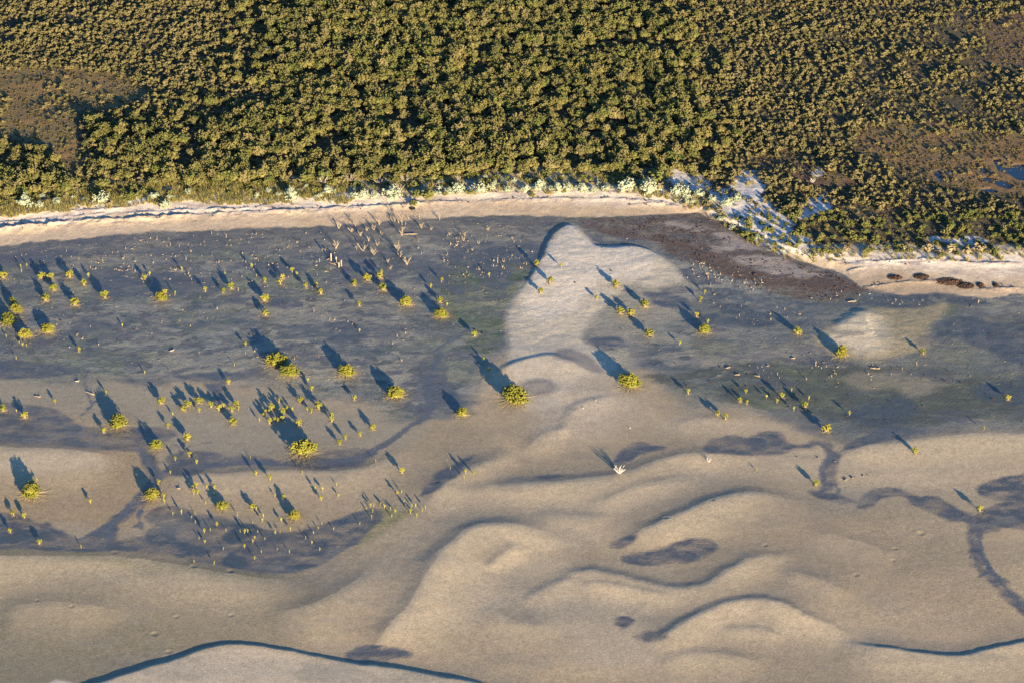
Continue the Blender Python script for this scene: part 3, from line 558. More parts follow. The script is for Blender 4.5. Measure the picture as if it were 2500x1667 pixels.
def root_mesh(base, rad, rnd, n, thick):
    """roots that radiate over the mud, with upright pegs along them"""
    parts = []
    pegV = np.array([(-1, -1, 0), (1, -1, 0), (0, 1.2, 0), (0, 0, 1)], float); pegF = np.array([(0, 1, 3), (1, 2, 3), (2, 0, 3)])
    for i in range(n):
        a = 6.28 * (i + rnd.random()) / n; L = rad * rnd.uniform(.55, 1.35); p = []; aa = a
        k = 6; x = y = 0.0
        for j in range(k + 1):
            t = j / k; z = hgt(base.x + x, base.y + y) - base.z
            p.append((x, y, z + (.28 * (1 - t) ** 4 * min(1, rad / 3) + .015)))
            aa += rnd.uniform(-.16, .16); x += math.cos(aa) * L / k; y += math.sin(aa) * L / k
        parts.append(tube(p, [thick * (1 - .75 * j / k) for j in range(k + 1)], 3))
        for j in range(int(L * 3.2)):
            t = rnd.random() * .98; q = t * k; j0 = int(q); u = q - j0; s0, s1 = p[j0], p[j0 + 1]
            c = [s0[d] + (s1[d] - s0[d]) * u for d in range(3)]
            parts.append((pegV * np.array([.028, .028, rnd.uniform(.12, .24)]) + np.array([c[0] + rnd.uniform(-.2, .2), c[1] + rnd.uniform(-.2, .2), c[2] - .03]), pegF))
    for j in range(int(rad * rad * 9)):
        a = rnd.random() * 6.28; q = rad * 1.05 * math.sqrt(rnd.random()); x, y = q * math.cos(a), q * math.sin(a)
        parts.append((pegV * np.array([.03, .03, rnd.uniform(.1, .22)]) + np.array([x, y, hgt(base.x + x, base.y + y) - base.z - .02]), pegF))
    V, F = join(parts); me = fast_mesh("roots", V, F); me.materials.append(M['root']); return me

# ------------------------------------------------------------------ mangroves: where each stands in the photo
# (offset of enlargement) + (x, y, width) in enlarged pixels, 4.704 to a photo pixel
Q = 4.704
REG = {
 'A': (0, 600, [(40, 340, 110), (475, 345, 85), (580, 350, 80), (800, 330, 110), (965, 425, 75), (618, 482, 100), (155, 640, 105), (190, 725, 130), (95, 845, 200), (525, 600, 110), (865, 650, 120), (1205, 565, 105), (1890, 525, 60), (1850, 590, 130), (1668, 358, 50), (290, 1010, 145), (545, 955, 160), (908, 1178, 45),
   (240, 230, 18), (308, 215, 16), (248, 280, 20), (1020, 325, 30), (1720, 315, 25), (2010, 540, 30), (2090, 262, 28), (75, 1030, 18), (1405, 905, 18), (262, 1125, 25), (225, 1100, 12), (305, 1135, 12), (185, 1280, 16)]),
 'B': (500, 600, [(3, 490, 45), (305, 465, 82), (213, 507, 55), (540, 225, 30), (690, 385, 48), (895, 345, 52), (870, 405, 65), (1005, 272, 40), (1055, 315, 30), (1163, 450, 60), (1278, 435, 52), (1332, 517, 65), (1715, 428, 78), (1865, 362, 110), (2035, 285, 38), (2015, 342, 82), (2055, 478, 120), (2310, 645, 145), (1775, 655, 68), (685, 600, 108), (697, 770, 85), (470, 1120, 32), (1778, 965, 20), (232, 310, 18), (342, 1358, 12), (820, 1315, 235)]),
 'C': (1000, 600, [(1458, 203, 75), (1610, 395, 80), (1503, 510, 70), (368, 383, 42), (243, 450, 38), (350, 622, 80), (365, 785, 148), (430, 670, 22), (745, 1000, 70), (850, 1290, 32), (915, 330, 28), (1745, 220, 32)]),
 'C2': (1000, 850, [(910, 240, 40), (1210, 540, 335), (602, 735, 138)]),
 'D': (1400, 600, [(495, 438, 100), (820, 665, 115), (537, 748, 98), (658, 770, 100), (873, 1000, 108), (1500, 962, 135), (1415, 785, 48), (1545, 857, 30), (1455, 603, 45), (1507, 522, 32), (1220, 1107, 30), (268, 590, 40), (644, 1560, 250)]),
 'E': (0, 900, [(35, 450, 95), (190, 470, 18), (285, 530, 85), (632, 365, 32), (1218, 258, 32), (1360, 610, 230), (1195, 695, 55), (1853, 365, 95), (2155, 395, 95), (2110, 455, 80), (2283, 362, 95), (2288, 467, 38), (1987, 512, 18), (1932, 640, 48), (2150, 785, 105), (1795, 875, 140), (2175, 965, 60), (2012, 1018, 32), (2262, 1055, 32), (1955, 1178, 18), (1820, 1290, 50), (1663, 35, 14)]),
 'F': (400, 900, [(1450, 30, 210), (2105, 30, 190), (745, 142, 50), (540, 400, 70), (630, 438, 70), (685, 412, 48), (835, 400, 80), (780, 450, 70), (857, 440, 30), (795, 605, 105), (1100, 578, 28), (1237, 437, 72), (1213, 473, 32), (1167, 477, 45), (1148, 518, 38), (1217, 590, 65), (1270, 572, 45), (1308, 580, 42), (1360, 560, 55), (1363, 485, 75), (1323, 350, 45), (1410, 438, 48), (1480, 458, 30), (1567, 355, 75), (1650, 447, 28), (1695, 467, 50), (1778, 422, 98), (1925, 515, 52), (1927, 567, 62), (1552, 615, 80), (1655, 115, 30), (1697, 213, 48), (2190, 325, 50), (1603, 910, 290), (2018, 830, 65), (2087, 778, 45), (2252, 740, 50), (1060, 1185, 48), (1217, 1235, 58), (1587, 1183, 22), (1740, 1360, 28), (1820, 1365, 30), (992, 1010, 10), (2400, 665, 80), (2655, 275, 205)]),
 'G': (0, 1100, [(365, 460, 265), (1750, 500, 185), (1040, 565, 42), (155, 705, 65), (282, 733, 55), (115, 905, 45), (452, 1035, 62), (933, 1095, 20), (2085, 693, 30), (1987, 715, 14), (1880, 510, 38), (1885, 570, 25), (2215, 410, 45), (2255, 383, 42), (2225, 467, 38), (2270, 462, 42), (1855, 468, 18), (422, 328, 20)]),
 'H': (400, 1100, [(490, 398, 32), (580, 400, 42), (580, 488, 22), (668, 630, 140), (480, 590, 18), (1015, 635, 75), (1065, 650, 22), (1145, 735, 26), (1130, 790, 26), (1277, 500, 20), (1380, 518, 42), (1497, 740, 145), (1347, 785, 28), (1453, 885, 24), (842, 720, 18), (612, 830, 42), (465, 905, 35), (533, 895, 20), (358, 705, 12), (318, 750, 12), (362, 808, 14), (405, 995, 12), (470, 1030, 25), (683, 1115, 16), (930, 915, 32), (965, 908, 24), (877, 910, 10), (1080, 918, 10), (1045, 985, 20), (1020, 1028, 22), (1162, 1000, 12), (928, 1080, 38), (1283, 925, 26), (1333, 920, 16), (1120, 1150, 10), (1302, 1118, 10), (1443, 1150, 12), (1628, 990, 18), (1718, 932, 14), (1700, 1045, 16), (1790, 1120, 18), (1773, 880, 12), (1815, 825, 12), (1950, 885, 14), (2250, 825, 14), (578, 1280, 20), (348, 1262, 10), (1045, 1220, 18), (1018, 815, 10), (1808, 535, 42), (2003, 500, 22), (1985, 378, 14), (713, 900, 10)]),
 'I': (700, 1100, [(1325, 218, 65), (960, 610, 24), (998, 612, 24), (988, 682, 20), (977, 752, 18), (1080, 595, 20), (1122, 630, 28), (1193, 655, 12), (1242, 685, 24), (1208, 735, 24), (1270, 475, 34), (1318, 458, 22), (1345, 585, 18), (1438, 622, 18), (1480, 618, 24), (1423, 683, 34), (1492, 735, 24), (1558, 678, 12), (1593, 640, 24), (2055, 225, 38), (2148, 243, 36), (2038, 300, 18), (1878, 190, 12), (1023, 110, 14), (912, 660, 12)]),
 'J': (1600, 850, [(375, 487, 48), (970, 582, 62), (1050, 605, 45), (1038, 485, 36), (1275, 548, 22), (1395, 595, 32), (1452, 532, 68), (1762, 560, 28), (1715, 640, 78), (1590, 685, 30), (717, 738, 70), (805, 775, 65), (1960, 915, 110), (2225, 732, 40), (1565, 472, 16), (1165, 1385, 14), (1632, -195, 105), (3772, 912, 24)]),
 'K': (2000, 700, [(255, 745, 160), (1192, 735, 68), (2165, 1258, 62)]),
 'L': (1900, 1050, [(1570, 230, 72), (432, 600, 72), (2310, 890, 70)])}
def zone(x, y):
    if x > 1820: return "on the right-hand mud" if y < 960 else "on the lower right flat"
    if x > 1560: return "right of the pale spit" if y < 880 else "on the mottled flat right of centre"
    if x > 1225: return "on the pale sand spit" if y < 860 else "below the pale sand spit"
    if x > 1020: return "left of the spit" if y < 1000 else "on the tan flat near centre"
    if y < 780:
        return "on the left-edge mud" if x < 190 else ("on the mud below the left beach" if x < 460 else ("on the mud below mid beach" if x < 800 else "on the mud below the driftwood"))
    if y < 935: return "on the open grey mud"
    if x < 420 and y < 1110: return "on the upper left tan flat"
    if y < 1050: return "in the middle thicket" if x < 620 else ("in the thicket behind the big mangrove" if x < 760 else "right of the middle thicket")
    if x < 300: return "on the long tan dune at left"
    if y < 1180: return "around the root-fringed big mangrove" if x < 850 else "on the tan slope near centre"
    if x < 545: return "left of the lower sapling stand"
    if x < 700: return "in the lower sapling stand" if y < 1300 else "in the dark lower mud"
    if x < 900: return "right of the lower sapling stand" if y < 1285 else "in the dark lower mud"
    return "in the sapling row beside the dark mud"
ORD = ["first", "second", "third", "fourth", "fifth", "sixth", "seventh", "eighth", "ninth", "tenth", "eleventh", "twelfth", "thirteenth", "fourteenth", "fifteenth", "sixteenth", "seventeenth", "eighteenth", "nineteenth", "twentieth",
       "twenty-first", "twenty-second", "twenty-third", "twenty-fourth", "twenty-fifth", "twenty-sixth", "twenty-seventh", "twenty-eighth", "twenty-ninth", "thirtieth"]
TREES = []
for ox, oy, lst in REG.values():
    for zx, zy, zw in lst: TREES.append((ox + zx / Q, oy + zy / Q, zw / Q))
byz = {}
for t in TREES:
    w = t[2]; size = "large" if w > 27 else "medium" if w > 15 else "small" if w > 6.5 else "tiny"
    byz.setdefault((size, zone(t[0], t[1])), []).append(t)
TREE_SPOTS = []
for (size, zn), lst in byz.items():
    lst.sort()
    for i, (cx_, cy_, w) in enumerate(lst):
        rnd = random.Random(int(cx_ * 13 + cy_ * 7))
        Hpx = .35 * w + 10.8 if w > 6 else 5.5 + 1.1 * w
        Hpx *= rnd.uniform(.93, 1.08)
        s = ppm(cx_, cy_); x_, y_ = at(cx_, cy_); pl = math.atan2(CAM_Z, float(y_)); c_ = math.cos(pl)
        zc = .34 if w > 27 else .48 if w > 15 else .62
        by = cy_ + zc * Hpx * c_ * .98
        p = spot(cx_, by); H = Hpx / s; Wd = w / s * 1.04
        what = {"large": "domed mangrove with root fringe", "medium": "round mangrove", "small": "mangrove bush", "tiny": "mangrove sapling"}[size]
        if len(lst) == 1: lab = f"lone {size} {what} {zn}"
        else:
            pos = "leftmost" if i == 0 else "rightmost" if i == len(lst) - 1 else ORD[i] + " from left"
            lab = f"{size} {what} {zn}, {pos}"
        name = "mangrove_sapling" if size == "tiny" else "mangrove_tree"
        t = empty(name, p - Vector((0, 0, .03)), 0)
        tag(t, lab, "mangrove sapling" if size == "tiny" else "mangrove tree", f"{size} mangroves {zn}" if len(lst) > 1 else None)
        cr = {"large": BIGC, "medium": MEDC, "small": SMLC, "tiny": TINC}[size]; tr = {"large": BIGT, "medium": MEDT, "small": SMLT, "tiny": TINT}[size]
        o = link("crown" if size != "tiny" else "leaves", rnd.choice(cr), None, t); rz = rnd.uniform(0, 6.28)
        o.rotation_euler = (rnd.uniform(-.06, .06), rnd.uniform(-.06, .06), rz); o.scale = (Wd, Wd * rnd.uniform(.72, .86), H)
        o2 = link("trunk" if size != "tiny" else "stem", rnd.choice(tr), None, t); o2.rotation_euler = (0, 0, rz)
        o2.scale = (Wd, Wd, H) if size != "tiny" else (max(Wd, .35), max(Wd, .35), H)
        if size in ("large", "medium") or (size == "small" and w > 9):
            rad = Wd * (1.05 if size == "large" else .9)
            n = {"large": 56, "medium": 26, "small": 10}[size]
            ro_ = link("roots", root_mesh(p, rad, rnd, n, .04 if size == "large" else .028), None, t); ro_["kind"] = "stuff"
        TREE_SPOTS.append((p.x, p.y, Wd))

# ------------------------------------------------------------------ dead wood
def snag(seed, n, h, spread, r, m, name, curve=.1, twigs=2):
    rnd = random.Random(seed); parts = []
    for i in range(n):
        a = 6.28 * (i + rnd.random() * .7) / n if n > 1 else rnd.random() * 6.28
        hh = h * rnd.uniform(.6, 1.1); sp_ = spread * rnd.uniform(.5, 1.1)
        e = (math.cos(a) * sp_, math.sin(a) * sp_, hh)
        P = bent((math.cos(a) * r * .5, math.sin(a) * r * .5, -.05), e, 4, rnd, curve)
        parts.append(tube(P, [r, r * .85, r * .7, r * .5, r * .25], 5))
        for k in range(twigs):
            j = rnd.choice((2, 3)); b = a + rnd.uniform(-1, 1); L = hh * rnd.uniform(.25, .5)
            q = P[j] + Vector((math.cos(b) * L * .7, math.sin(b) * L * .7, L * .8)); parts.append(tube(bent(P[j], q, 2, rnd, .1), [r * .5, r * .38, r * .15], 4))
    V, F = join(parts); me = fast_mesh(name, V, F); me.materials.append(m); return me
SN = [(570, 970, 110, 3), (880, 1000, 140, 2), (1000, 1045, 95, 4), (1325, 825, 90, 4), (1550, 740, 70, 4), (1380, 1160, 100, 6), (1300, 1080, 70, 5), (1270, 1010, 110, 5), (1160, 1130, 50, 4), (1190, 1210, 50, 4), (600, 745, 70, 4), (740, 650, 60, 3), (790, 715, 60, 3), (1060, 700, 70, 4),
      (1325, 705, 120, 2), (1285, 680, 95, 2), (1370, 700, 80, 1), (1405, 640, 70, 1), (1525, 640, 60, 1), (1525, 600, 40, 1), (1585, 580, 40, 1), (1755, 645, 60, 2), (740, 790, 65, 5), (850, 830, 60, 5), (940, 890, 60, 3), (1040, 940, 60, 3), (800, 985, 45, 2), (1870, 820, 50, 2), (2045, 835, 55, 2), (2030, 885, 50, 2),
      (2205, 920, 40, 2), (1000, 760, 60, 5), (1660, 760, 40, 3), (2310, 760, 40, 3), (920, 770, 45, 4), (1200, 620, 50, 3), (1240, 660, 50, 3), (1090, 820, 40, 3), (1230, 560, 40, 2)]
def snag_label(i, n, h): 
    k = {1: "single bare leaning trunk", 2: "forked bare dead tree", 3: "three-stemmed dead tree", 4: "dead tree with spreading branches", 5: "bushy tangle of dead branches", 6: "dense dead thicket of upright sticks"}[n]
    return k
SNL = sorted(SN)
cnt = {}
for s_ in SNL:
    row = "on the sand edge" if s_[1] < 720 else "at the top of the mud" if s_[1] < 900 else "on the mud above the cut posts"
    cnt.setdefault((s_[3], row), []).append(s_)
for (n, row), lst in cnt.items():
    for i, (zx, zy, hz, _) in enumerate(lst):
        px, py = 700 + zx / Q, 400 + zy / Q; p = spot(px, py); h = hz / Q / ppm(px, py) / .95
        me = snag(int(zx), n + (1 if n > 1 else 0), h * .92, h * (.48 if n > 1 else .35), .045 + .013 * h, M['stumpw'], "dead_tree", .10, 4 if n > 1 else 1)
        pos = "" if len(lst) == 1 else (", leftmost" if i == 0 else ", rightmost" if i == len(lst) - 1 else ", " + ORD[i] + " from left")
        o = link("dead_tree", me); o.location = p; tag(o, f"pale {snag_label(0, n, h)} {row}{pos}", "dead tree", "bleached dead trees by the beach")
for i, (zx, zy, hz) in enumerate([(510, 1112, 88), (568, 1137, 72), (600, 1188, 58), (627, 1176, 76)]):
    px, py = 700 + zx / Q, 400 + zy / Q; p = spot(px, py); h = hz / Q / ppm(px, py) / .95
    v, f = tube([(0, 0, -.1), (0, .01, h * .5), (.02, 0, h * .97), (.02, 0, h)], [.14, .135, .13, .08], 8); me = fast_mesh("cut_post", v, f); me.materials.append(M['stumpw'])
    o = link("cut_post", me); o.location = p; tag(o, ["tallest thick upright pale post, leftmost of four", "thinner upright pale post, second from left of four", "shortest leaning pale post, lowest of the four", "upright pale post, rightmost of the four"][i], "post", "cut trunks standing in mud")
# driftwood logs
LOGS = [(2080, 737, 22, .1, "pale straight driftwood log below the red weed at right"), (220, 960, 26, -.45, "long dark sunken log on the upper left tan flat"), (805, 633, 16, .5, "pale log lying left of the cut posts"), (812, 645, 18, -.4, "pale log slanting below the cut posts"), (1002, 573, 34, 0.02, "long pale fallen branch at the beach edge"),
        (1777, 898, 12, .3, "short bright driftwood stick upper right of pale flat band"), (1800, 915, 13, .1, "pinkish driftwood stick on mottled flat, middle"), (1848, 918, 14, -.4, "forked driftwood stick on mottled flat, right"), (420, 856, 12, .5, "thin dark stick lying on the open grey mud"), (1936, 875, 10, 0, "curved pale stick near the top of the mottled mud"),
        (2142, 900, 14, -.1, "bright stick right of the mangrove below the tan dome"), (2131, 899, 12, -.2, "shorter bright stick right of the mangrove below dome"), (2490, 560, 16, .5, "white log at the right edge of the scrub"), (92, 968, 16, -.15, "thin pale stick on the upper left tan flat"), (188, 931, 10, 0, "short dark driftwood chunk on the upper left flat"), (436, 1192, 9, -.1, "white driftwood chunk left of the lower sapling stand")]
for i, (px, py, L, a, lab) in enumerate(LOGS):
    p = spot(px, py); s = ppm(px, py); l2 = L / s / 2; rnd = random.Random(i + 50)
    c, sn_ = math.cos(a), math.sin(a) * 1.5
    P = [Vector((c * l2 * t, sn_ * l2 * t, .07 + rnd.uniform(-.02, .03))) + Vector((0, rnd.uniform(-.06, .06), 0)) for t in (-1, -.5, 0, .5, 1)]
    parts = [tube(P, [.05, .09, .1, .1, .06], 6), tube([P[3], P[3] + Vector((c * .3, .25, .25))], [.05, .02], 4)]
    V, F = join(parts); me = fast_mesh("driftwood_log", V, F); me.materials.append(M['greyw'] if "dark" in lab else M['dead']); o = link("driftwood_log", me); o.location = p; tag(o, lab, "driftwood")
# big silvery dead shrubs on the lower flat, and dead trees in the forest edge
for px, py, w, n, lab, m in ((1513, 1154, 33, 13, "large silvery-white dead shrub with many upright branches on the sand", 'white'), (1731, 1126, 15, 8, "smaller silvery dead shrub left end of the long grey patch", 'white'),
        (1538, 1045, 5, 4, "thin white dead sapling on pale sand below centre", 'white'), (1424, 996, 6, 4, "short white dead twig bush right of the big mangrove", 'white'), (1454, 978, 5, 3, "small pale dead twig on soft sand ridge", 'white'),
        (790, 452, 34, 9, "grey leafless shrub at the scrub edge, left one", 'greyw'), (855, 446, 34, 9, "grey leafless shrub at the scrub edge, middle one", 'greyw'), (928, 452, 34, 9, "tall grey leafless tree at scrub edge above the ring", 'dead'), (990, 445, 30, 7, "grey leafless shrub at the scrub edge, right one", 'greyw'),
        (1120, 440, 20, 7, "bare twiggy shrub at the scrub edge right of centre", 'greyw'), (1984, 446, 18, 9, "white dead tree standing in the right-hand scrub", 'white'), (1978, 322, 9, 6, "small white dead bush far up in right-hand scrub", 'white'),
        (975, 470, 30, 8, "grey dead branches leaning behind the black ring", 'greyw')):
    p = spot(px, py); s = ppm(px, py); wd = w / s; me = snag(int(px), n, wd * .62, wd * .48, .028 + .018 * wd, M[m], "dead_shrub", .06, 3)
    o = link("dead_shrub", me); o.location = p; tag(o, lab, "dead shrub")
# ring on the beach
bpy_me = bpy.data.meshes.new("tyre"); V = []; F = []
for i in range(28):
    a = 6.283 * i / 28
    for j in range(10):
        b = 6.283 * j / 10; r = .42 + .13 * math.cos(b); V.append((r * math.cos(a), r * math.sin(a), .11 + .12 * math.sin(b)))
for i in range(28):
    for j in range(10): F.append((i * 10 + j, ((i + 1) % 28) * 10 + j, ((i + 1) % 28) * 10 + (j + 1) % 10, i * 10 + (j + 1) % 10))
bpy_me.from_pydata(V, [], F); o = link("rubber_ring", bpy_me, M['rubber']); p = spot(1007, 511); o.location = p; tag(o, "black rubber ring lying on the beach below a green bush", "ring")

# stumps: short broken trunks and forked butts over the upper mud
def stump_mesh(seed, kind):
    rnd = random.Random(seed); parts = []
    if kind == 0:
        parts.append(tube([(0, 0, -.1), (rnd.uniform(-.08, .08), 0, .25), (rnd.uniform(-.15, .15), 0, .5)], [.13, .10, .07], 6))
    elif kind == 1:
        for a in (rnd.random() * 3, 3.14 + rnd.random()): parts.append(tube([(0, 0, -.1), (.15 * math.cos(a), .15 * math.sin(a), .15), (.35 * math.cos(a), .3 * math.sin(a), .55)], [.12, .09, .05], 5))
    elif kind == 2:
        a = rnd.random() * 6.28; parts.append(tube([(-.35 * math.cos(a), -.3 * math.sin(a), .05), (0, 0, .12), (.4 * math.cos(a), .3 * math.sin(a), .16)], [.09, .12, .06], 5)); parts.append(tube([(0, 0, 0), (.05, .05, .35)], [.09, .04], 5))
    elif kind == 3:
        for k in range(4):
            a = k * 1.57 + rnd.random(); parts.append(tube([(0, 0, .12), (.28 * math.cos(a), .28 * math.sin(a), -.03)], [.08, .03], 4))
        parts.append(tube([(0, 0, -.05), (.02, 0, .22), (.05, 0, .3)], [.13, .11, .06], 6))
    else:
        parts.append(tube([(0, 0, -.1), (rnd.uniform(-.1, .1), 0, .5), (rnd.uniform(-.2, .2), 0, 1.0)], [.08, .065, .04], 5))
    V, F = join(parts); me = fast_mesh("stump", V, F); me.materials.append(M['stumpw']); return me
STM = [stump_mesh(400 + i, i % 5) for i in range(15)]
ZS = [("on mud below the left beach", "broken pale stump", [(40, 620), (230, 590), (520, 570), (520, 700), (300, 690), (60, 640)], 70),
      ("on mud below the middle beach", "broken pale stump", [(520, 570), (800, 565), (830, 600), (800, 700), (520, 720)], 62),
      ("between dead trees and spit", "pale stump or snag", [(1000, 560), (1230, 550), (1310, 590), (1290, 660), (1100, 700), (1020, 640)], 55),
      ("on open mud left of spit", "low pale stump", [(100, 740), (560, 730), (1000, 780), (1000, 890), (520, 870), (150, 850)], 32),
      ("beside the dark red weed apron", "pale stump", [(1460, 560), (1560, 575), (1640, 620), (1880, 690), (1990, 720), (1960, 780), (1850, 800), (1720, 740), (1620, 660), (1520, 620)], 48),
      ("along the foot of right beach", "pale stump", [(2000, 705), (2120, 715), (2240, 715), (2500, 735), (2490, 750), (2100, 745), (2010, 740)], 14),
      ("on the dark right flat", "pale driftwood stump", [(1700, 905), (1860, 885), (2050, 880), (2260, 890), (2250, 915), (2080, 940), (1900, 925), (1760, 925)], 19)]
def inside(px, py, poly):
    c = False; n = len(poly)
    for i in range(n):
        x1, y1 = poly[i]; x2, y2 = poly[(i + 1) % n]
        if (y1 > py) != (y2 > py) and px < (x2 - x1) * (py - y1) / (y2 - y1) + x1: c = not c
    return c
rnd = random.Random(99); extra = []
for zn, what, poly, cntn in ZS:
    xs = [p[0] for p in poly]; ys = [p[1] for p in poly]; made = 0; clus = []; ST_ = []
    while made < cntn * 1.9:
        if clus and rnd.random() < .35: b = rnd.choice(clus); px, py = b[0] + rnd.gauss(0, 28), b[1] + rnd.gauss(0, 12)
        else: px, py = rnd.uniform(min(xs), max(xs)), rnd.uniform(min(ys), max(ys))
        if not inside(px, py, poly): continue
        clus.append((px, py)); p = spot(px, py); made += 1; s_ = rnd.uniform(.4, .85)
        if made > cntn: extra.append((p, s_ * .6)); continue
        o = link("tree_stump", rnd.choice(STM)); o.location = p; o.rotation_euler = (0, 0, rnd.uniform(0, 6.28)); o.scale = (s_, s_, s_ * rnd.uniform(.5, 1.1))
        ST_.append((o, px, py))
    ST_.sort(key=lambda q_: q_[2]); nr = math.ceil(len(ST_) / 10); k_ = math.ceil(len(ST_) / nr)
    for r_ in range(nr):
        row = sorted(ST_[r_ * k_:(r_ + 1) * k_], key=lambda q_: q_[1])
        for j_, q_ in enumerate(row):
            pos = "leftmost" if j_ == 0 else "rightmost" if j_ == len(row) - 1 else ORD[j_] + " from left"
            tag(q_[0], f"{what} {zn}, {ORD[r_]} row, {pos}", "stump", f"stumps {zn}")
# finer broken wood chips between them: nobody could count it
parts = []
base = []
for me in STM[:10]:
    v = np.empty(len(me.vertices) * 3, np.float32); me.vertices.foreach_get("co", v); f = np.empty(len(me.polygons) * 3, np.int32); me.polygons.foreach_get("vertices", f); base.append((v.reshape(-1, 3), f.reshape(-1, 3)))
for p, s_ in extra:
    v, f = rnd.choice(base); a = rnd.random() * 6.28; c, q = math.cos(a), math.sin(a)
    parts.append((np.stack([v[:, 0] * c - v[:, 1] * q, v[:, 0] * q + v[:, 1] * c, v[:, 2]], 1) * s_ + np.array(p), f))
for k in range(900):
    px, py = rnd.uniform(0, 2500), rnd.gauss(640, 70)
    if k % 3 == 0: px, py = rnd.uniform(0, 1250), rnd.uniform(700, 930)
    if k % 9 == 0: px, py = rnd.uniform(1600, 2500), rnd.uniform(760, 960)
    lo = np.interp(px, *zip(*BEACH_LO))
    if py < lo + 4 or py > 960 or (1260 < px < 1620 and py < 800): continue
    p = spot(px, py); r = rnd.uniform(.035, .09); v = ICO * r * np.array([rnd.uniform(.8, 2.4), 1, .7]); a = rnd.random() * 3; c, q = math.cos(a), math.sin(a)
    parts.append((np.stack([v[:, 0] * c - v[:, 1] * q, v[:, 0] * q + v[:, 1] * c, v[:, 2]], 1) + np.array(p) + np.array([0, 0, .03]), ICF))
V, F = join(parts); me = fast_mesh("wood_fragments", V, F); o = link("wood_fragments", me, M['dead']); tag(o, "small broken wood bits and shells strewn over the mud", "debris", kind="stuff")

# mud clods, weed heaps, crab mounds
CL = [(1948, 1116, 5), (1940, 1108, 4), (1998, 1117, 7), (2010, 1123, 4), (2038, 1126, 6), (2064, 1170, 11), (2082, 1166, 9), (2089, 1165, 4), (2107, 1161, 8), (2119, 1160, 5)]
for i, (px, py, w) in enumerate(CL):
    p = spot(px, py); rng = np.random.default_rng(i); n = 4
    P = rng.random((n, 3)) * np.array([w, w, w * .3]) / 14 * .5 - np.array([w, w, 0]) / 14 * .25; v, f = tufts(P, w / 14 * .2, rng, .9); me = fast_mesh("mud_clod", v, f); me.materials.append(M['clod'])
    o = link("mud_clod", me); o.location = p
    tag(o, f"{'larger' if w > 7 else 'small'} mud clod {'beside the wet channel' if px < 2050 else 'in the row right of the channel'}, {ORD[i if px < 2050 else i - 5]} from left", "mud clod", "mud clods near the right-hand channel")
WH_ = 0
WH = [(2185, 678, 30, 12, "leftmost dark weed heap on the right beach"), (2250, 676, 34, 13, "second dark weed heap on the right beach"), (2318, 688, 60, 20, "longest dark weed heap on the right beach"), (2358, 698, 36, 16, "weed heap at the right end of the long one"), (2394, 697, 16, 13, "small round brown weed ball, left of two"), (2432, 697, 13, 13, "small round brown weed ball, right of two")]
for i, (px, py, w, h, lab) in enumerate(WH):
    p = spot(px, py); s = ppm(px, py); rng = np.random.default_rng(500 + i); n = int(w * 9); rx, ry = w / s / 2 * 1.15, h / s / 2 / .5
    th = rng.random(n) * 6.28; q = np.sqrt(rng.random(n)); P = np.stack([np.cos(th) * q * rx, np.sin(th) * q * ry, (1 - q * q) * .24 * rng.random(n)], 1)
    v, f = tufts(P, .10 * (.6 + .8 * rng.random(n)), rng, .8); me = fast_mesh("seaweed_heap", v, f); me.materials.append(M['wrack']); o = link("seaweed_heap", me); o.location = p; tag(o, lab, "seaweed heap")

# ------------------------------------------------------------------ land vegetation
def bush_mesh(name, n, tr, m, seed, w=1.0, h=1.0, fill=.35, amp=.2, low=-.2, core=True, lobes=3):
    rng = np.random.default_rng(seed)
    P = dome_points(n, rng, .46 * w, h * .62, h * .34, low, fill, lobes, amp, .13 if n > 60 else 0); P[:, 2] = np.maximum(P[:, 2], .05)
    P += rng.normal(0, .035, P.shape) * w
    v, f = tufts(P, tr * (.6 + .8 * rng.random(n)), rng, .8, .4); parts = [(v, f)]
    if core: parts.append(tufts(dome_points(max(4, n // 9), rng, .26 * w, h * .4, h * .3, -.5, .6), .16 * w, rng, .8))
    V, F = join(parts); me = fast_mesh(name, V, F); me.materials.append(m); return me
TREEC = [bush_mesh("tea_tree_crown", 230, .165, M['tea2' if i in (2, 6) else 'tea3' if i == 4 else 'tea'], 600 + i, 3.5, 2.3, .45, .30, -.1, True, 2 + i % 4) for i in range(9)]
SHRC = [bush_mesh("shrub_crown", 24, .13, M['scrub'], 620 + i, 1.15, .8, .5, .2, -.1, False) for i in range(8)]
HEAC = [bush_mesh("heath_crown", 12, .11, M['olive'], 640 + i, .8, .42, .6, .2, -.1, False) for i in range(5)]
DUNC = [bush_mesh("dune_shrub_crown", 44, .16, M['dune'], 660 + i, 1.6, 1.05, .35, .25, -.1, True) for i in range(7)]
SILC = [bush_mesh("silver_bush_crown", 150, .042, M['silver'], 680 + i, 1.0, .62, .4, .18, -.2, True) for i in range(5)]
BEIC = [bush_mesh("dry_bush_crown", 75, .068, M['beige'], 690 + i, 1.0, .62, .4, .18, -.2, True) for i in range(3)]
def trunk_mesh(seed, h, r, sp_, n=3):
    rnd = random.Random(seed); parts = [tube([(0, 0, -.2), (.05, 0, h * .35)], [r, r * .8], 5)]
    for i in range(n):
        a = 6.28 * i / n + rnd.random(); parts.append(tube(bent((.05, 0, h * .3), (math.cos(a) * sp_, math.sin(a) * sp_, h), 2, rnd, .1), [r * .6, r * .45, r * .2], 4))
    V, F = join(parts); me = fast_mesh("trunk", V, F); me.materials.append(M['trunk']); return me
TT = [trunk_mesh(i, 1.9, .13, .8) for i in range(3)]; TS = [trunk_mesh(i + 9, .6, .05, .3) for i in range(2)]

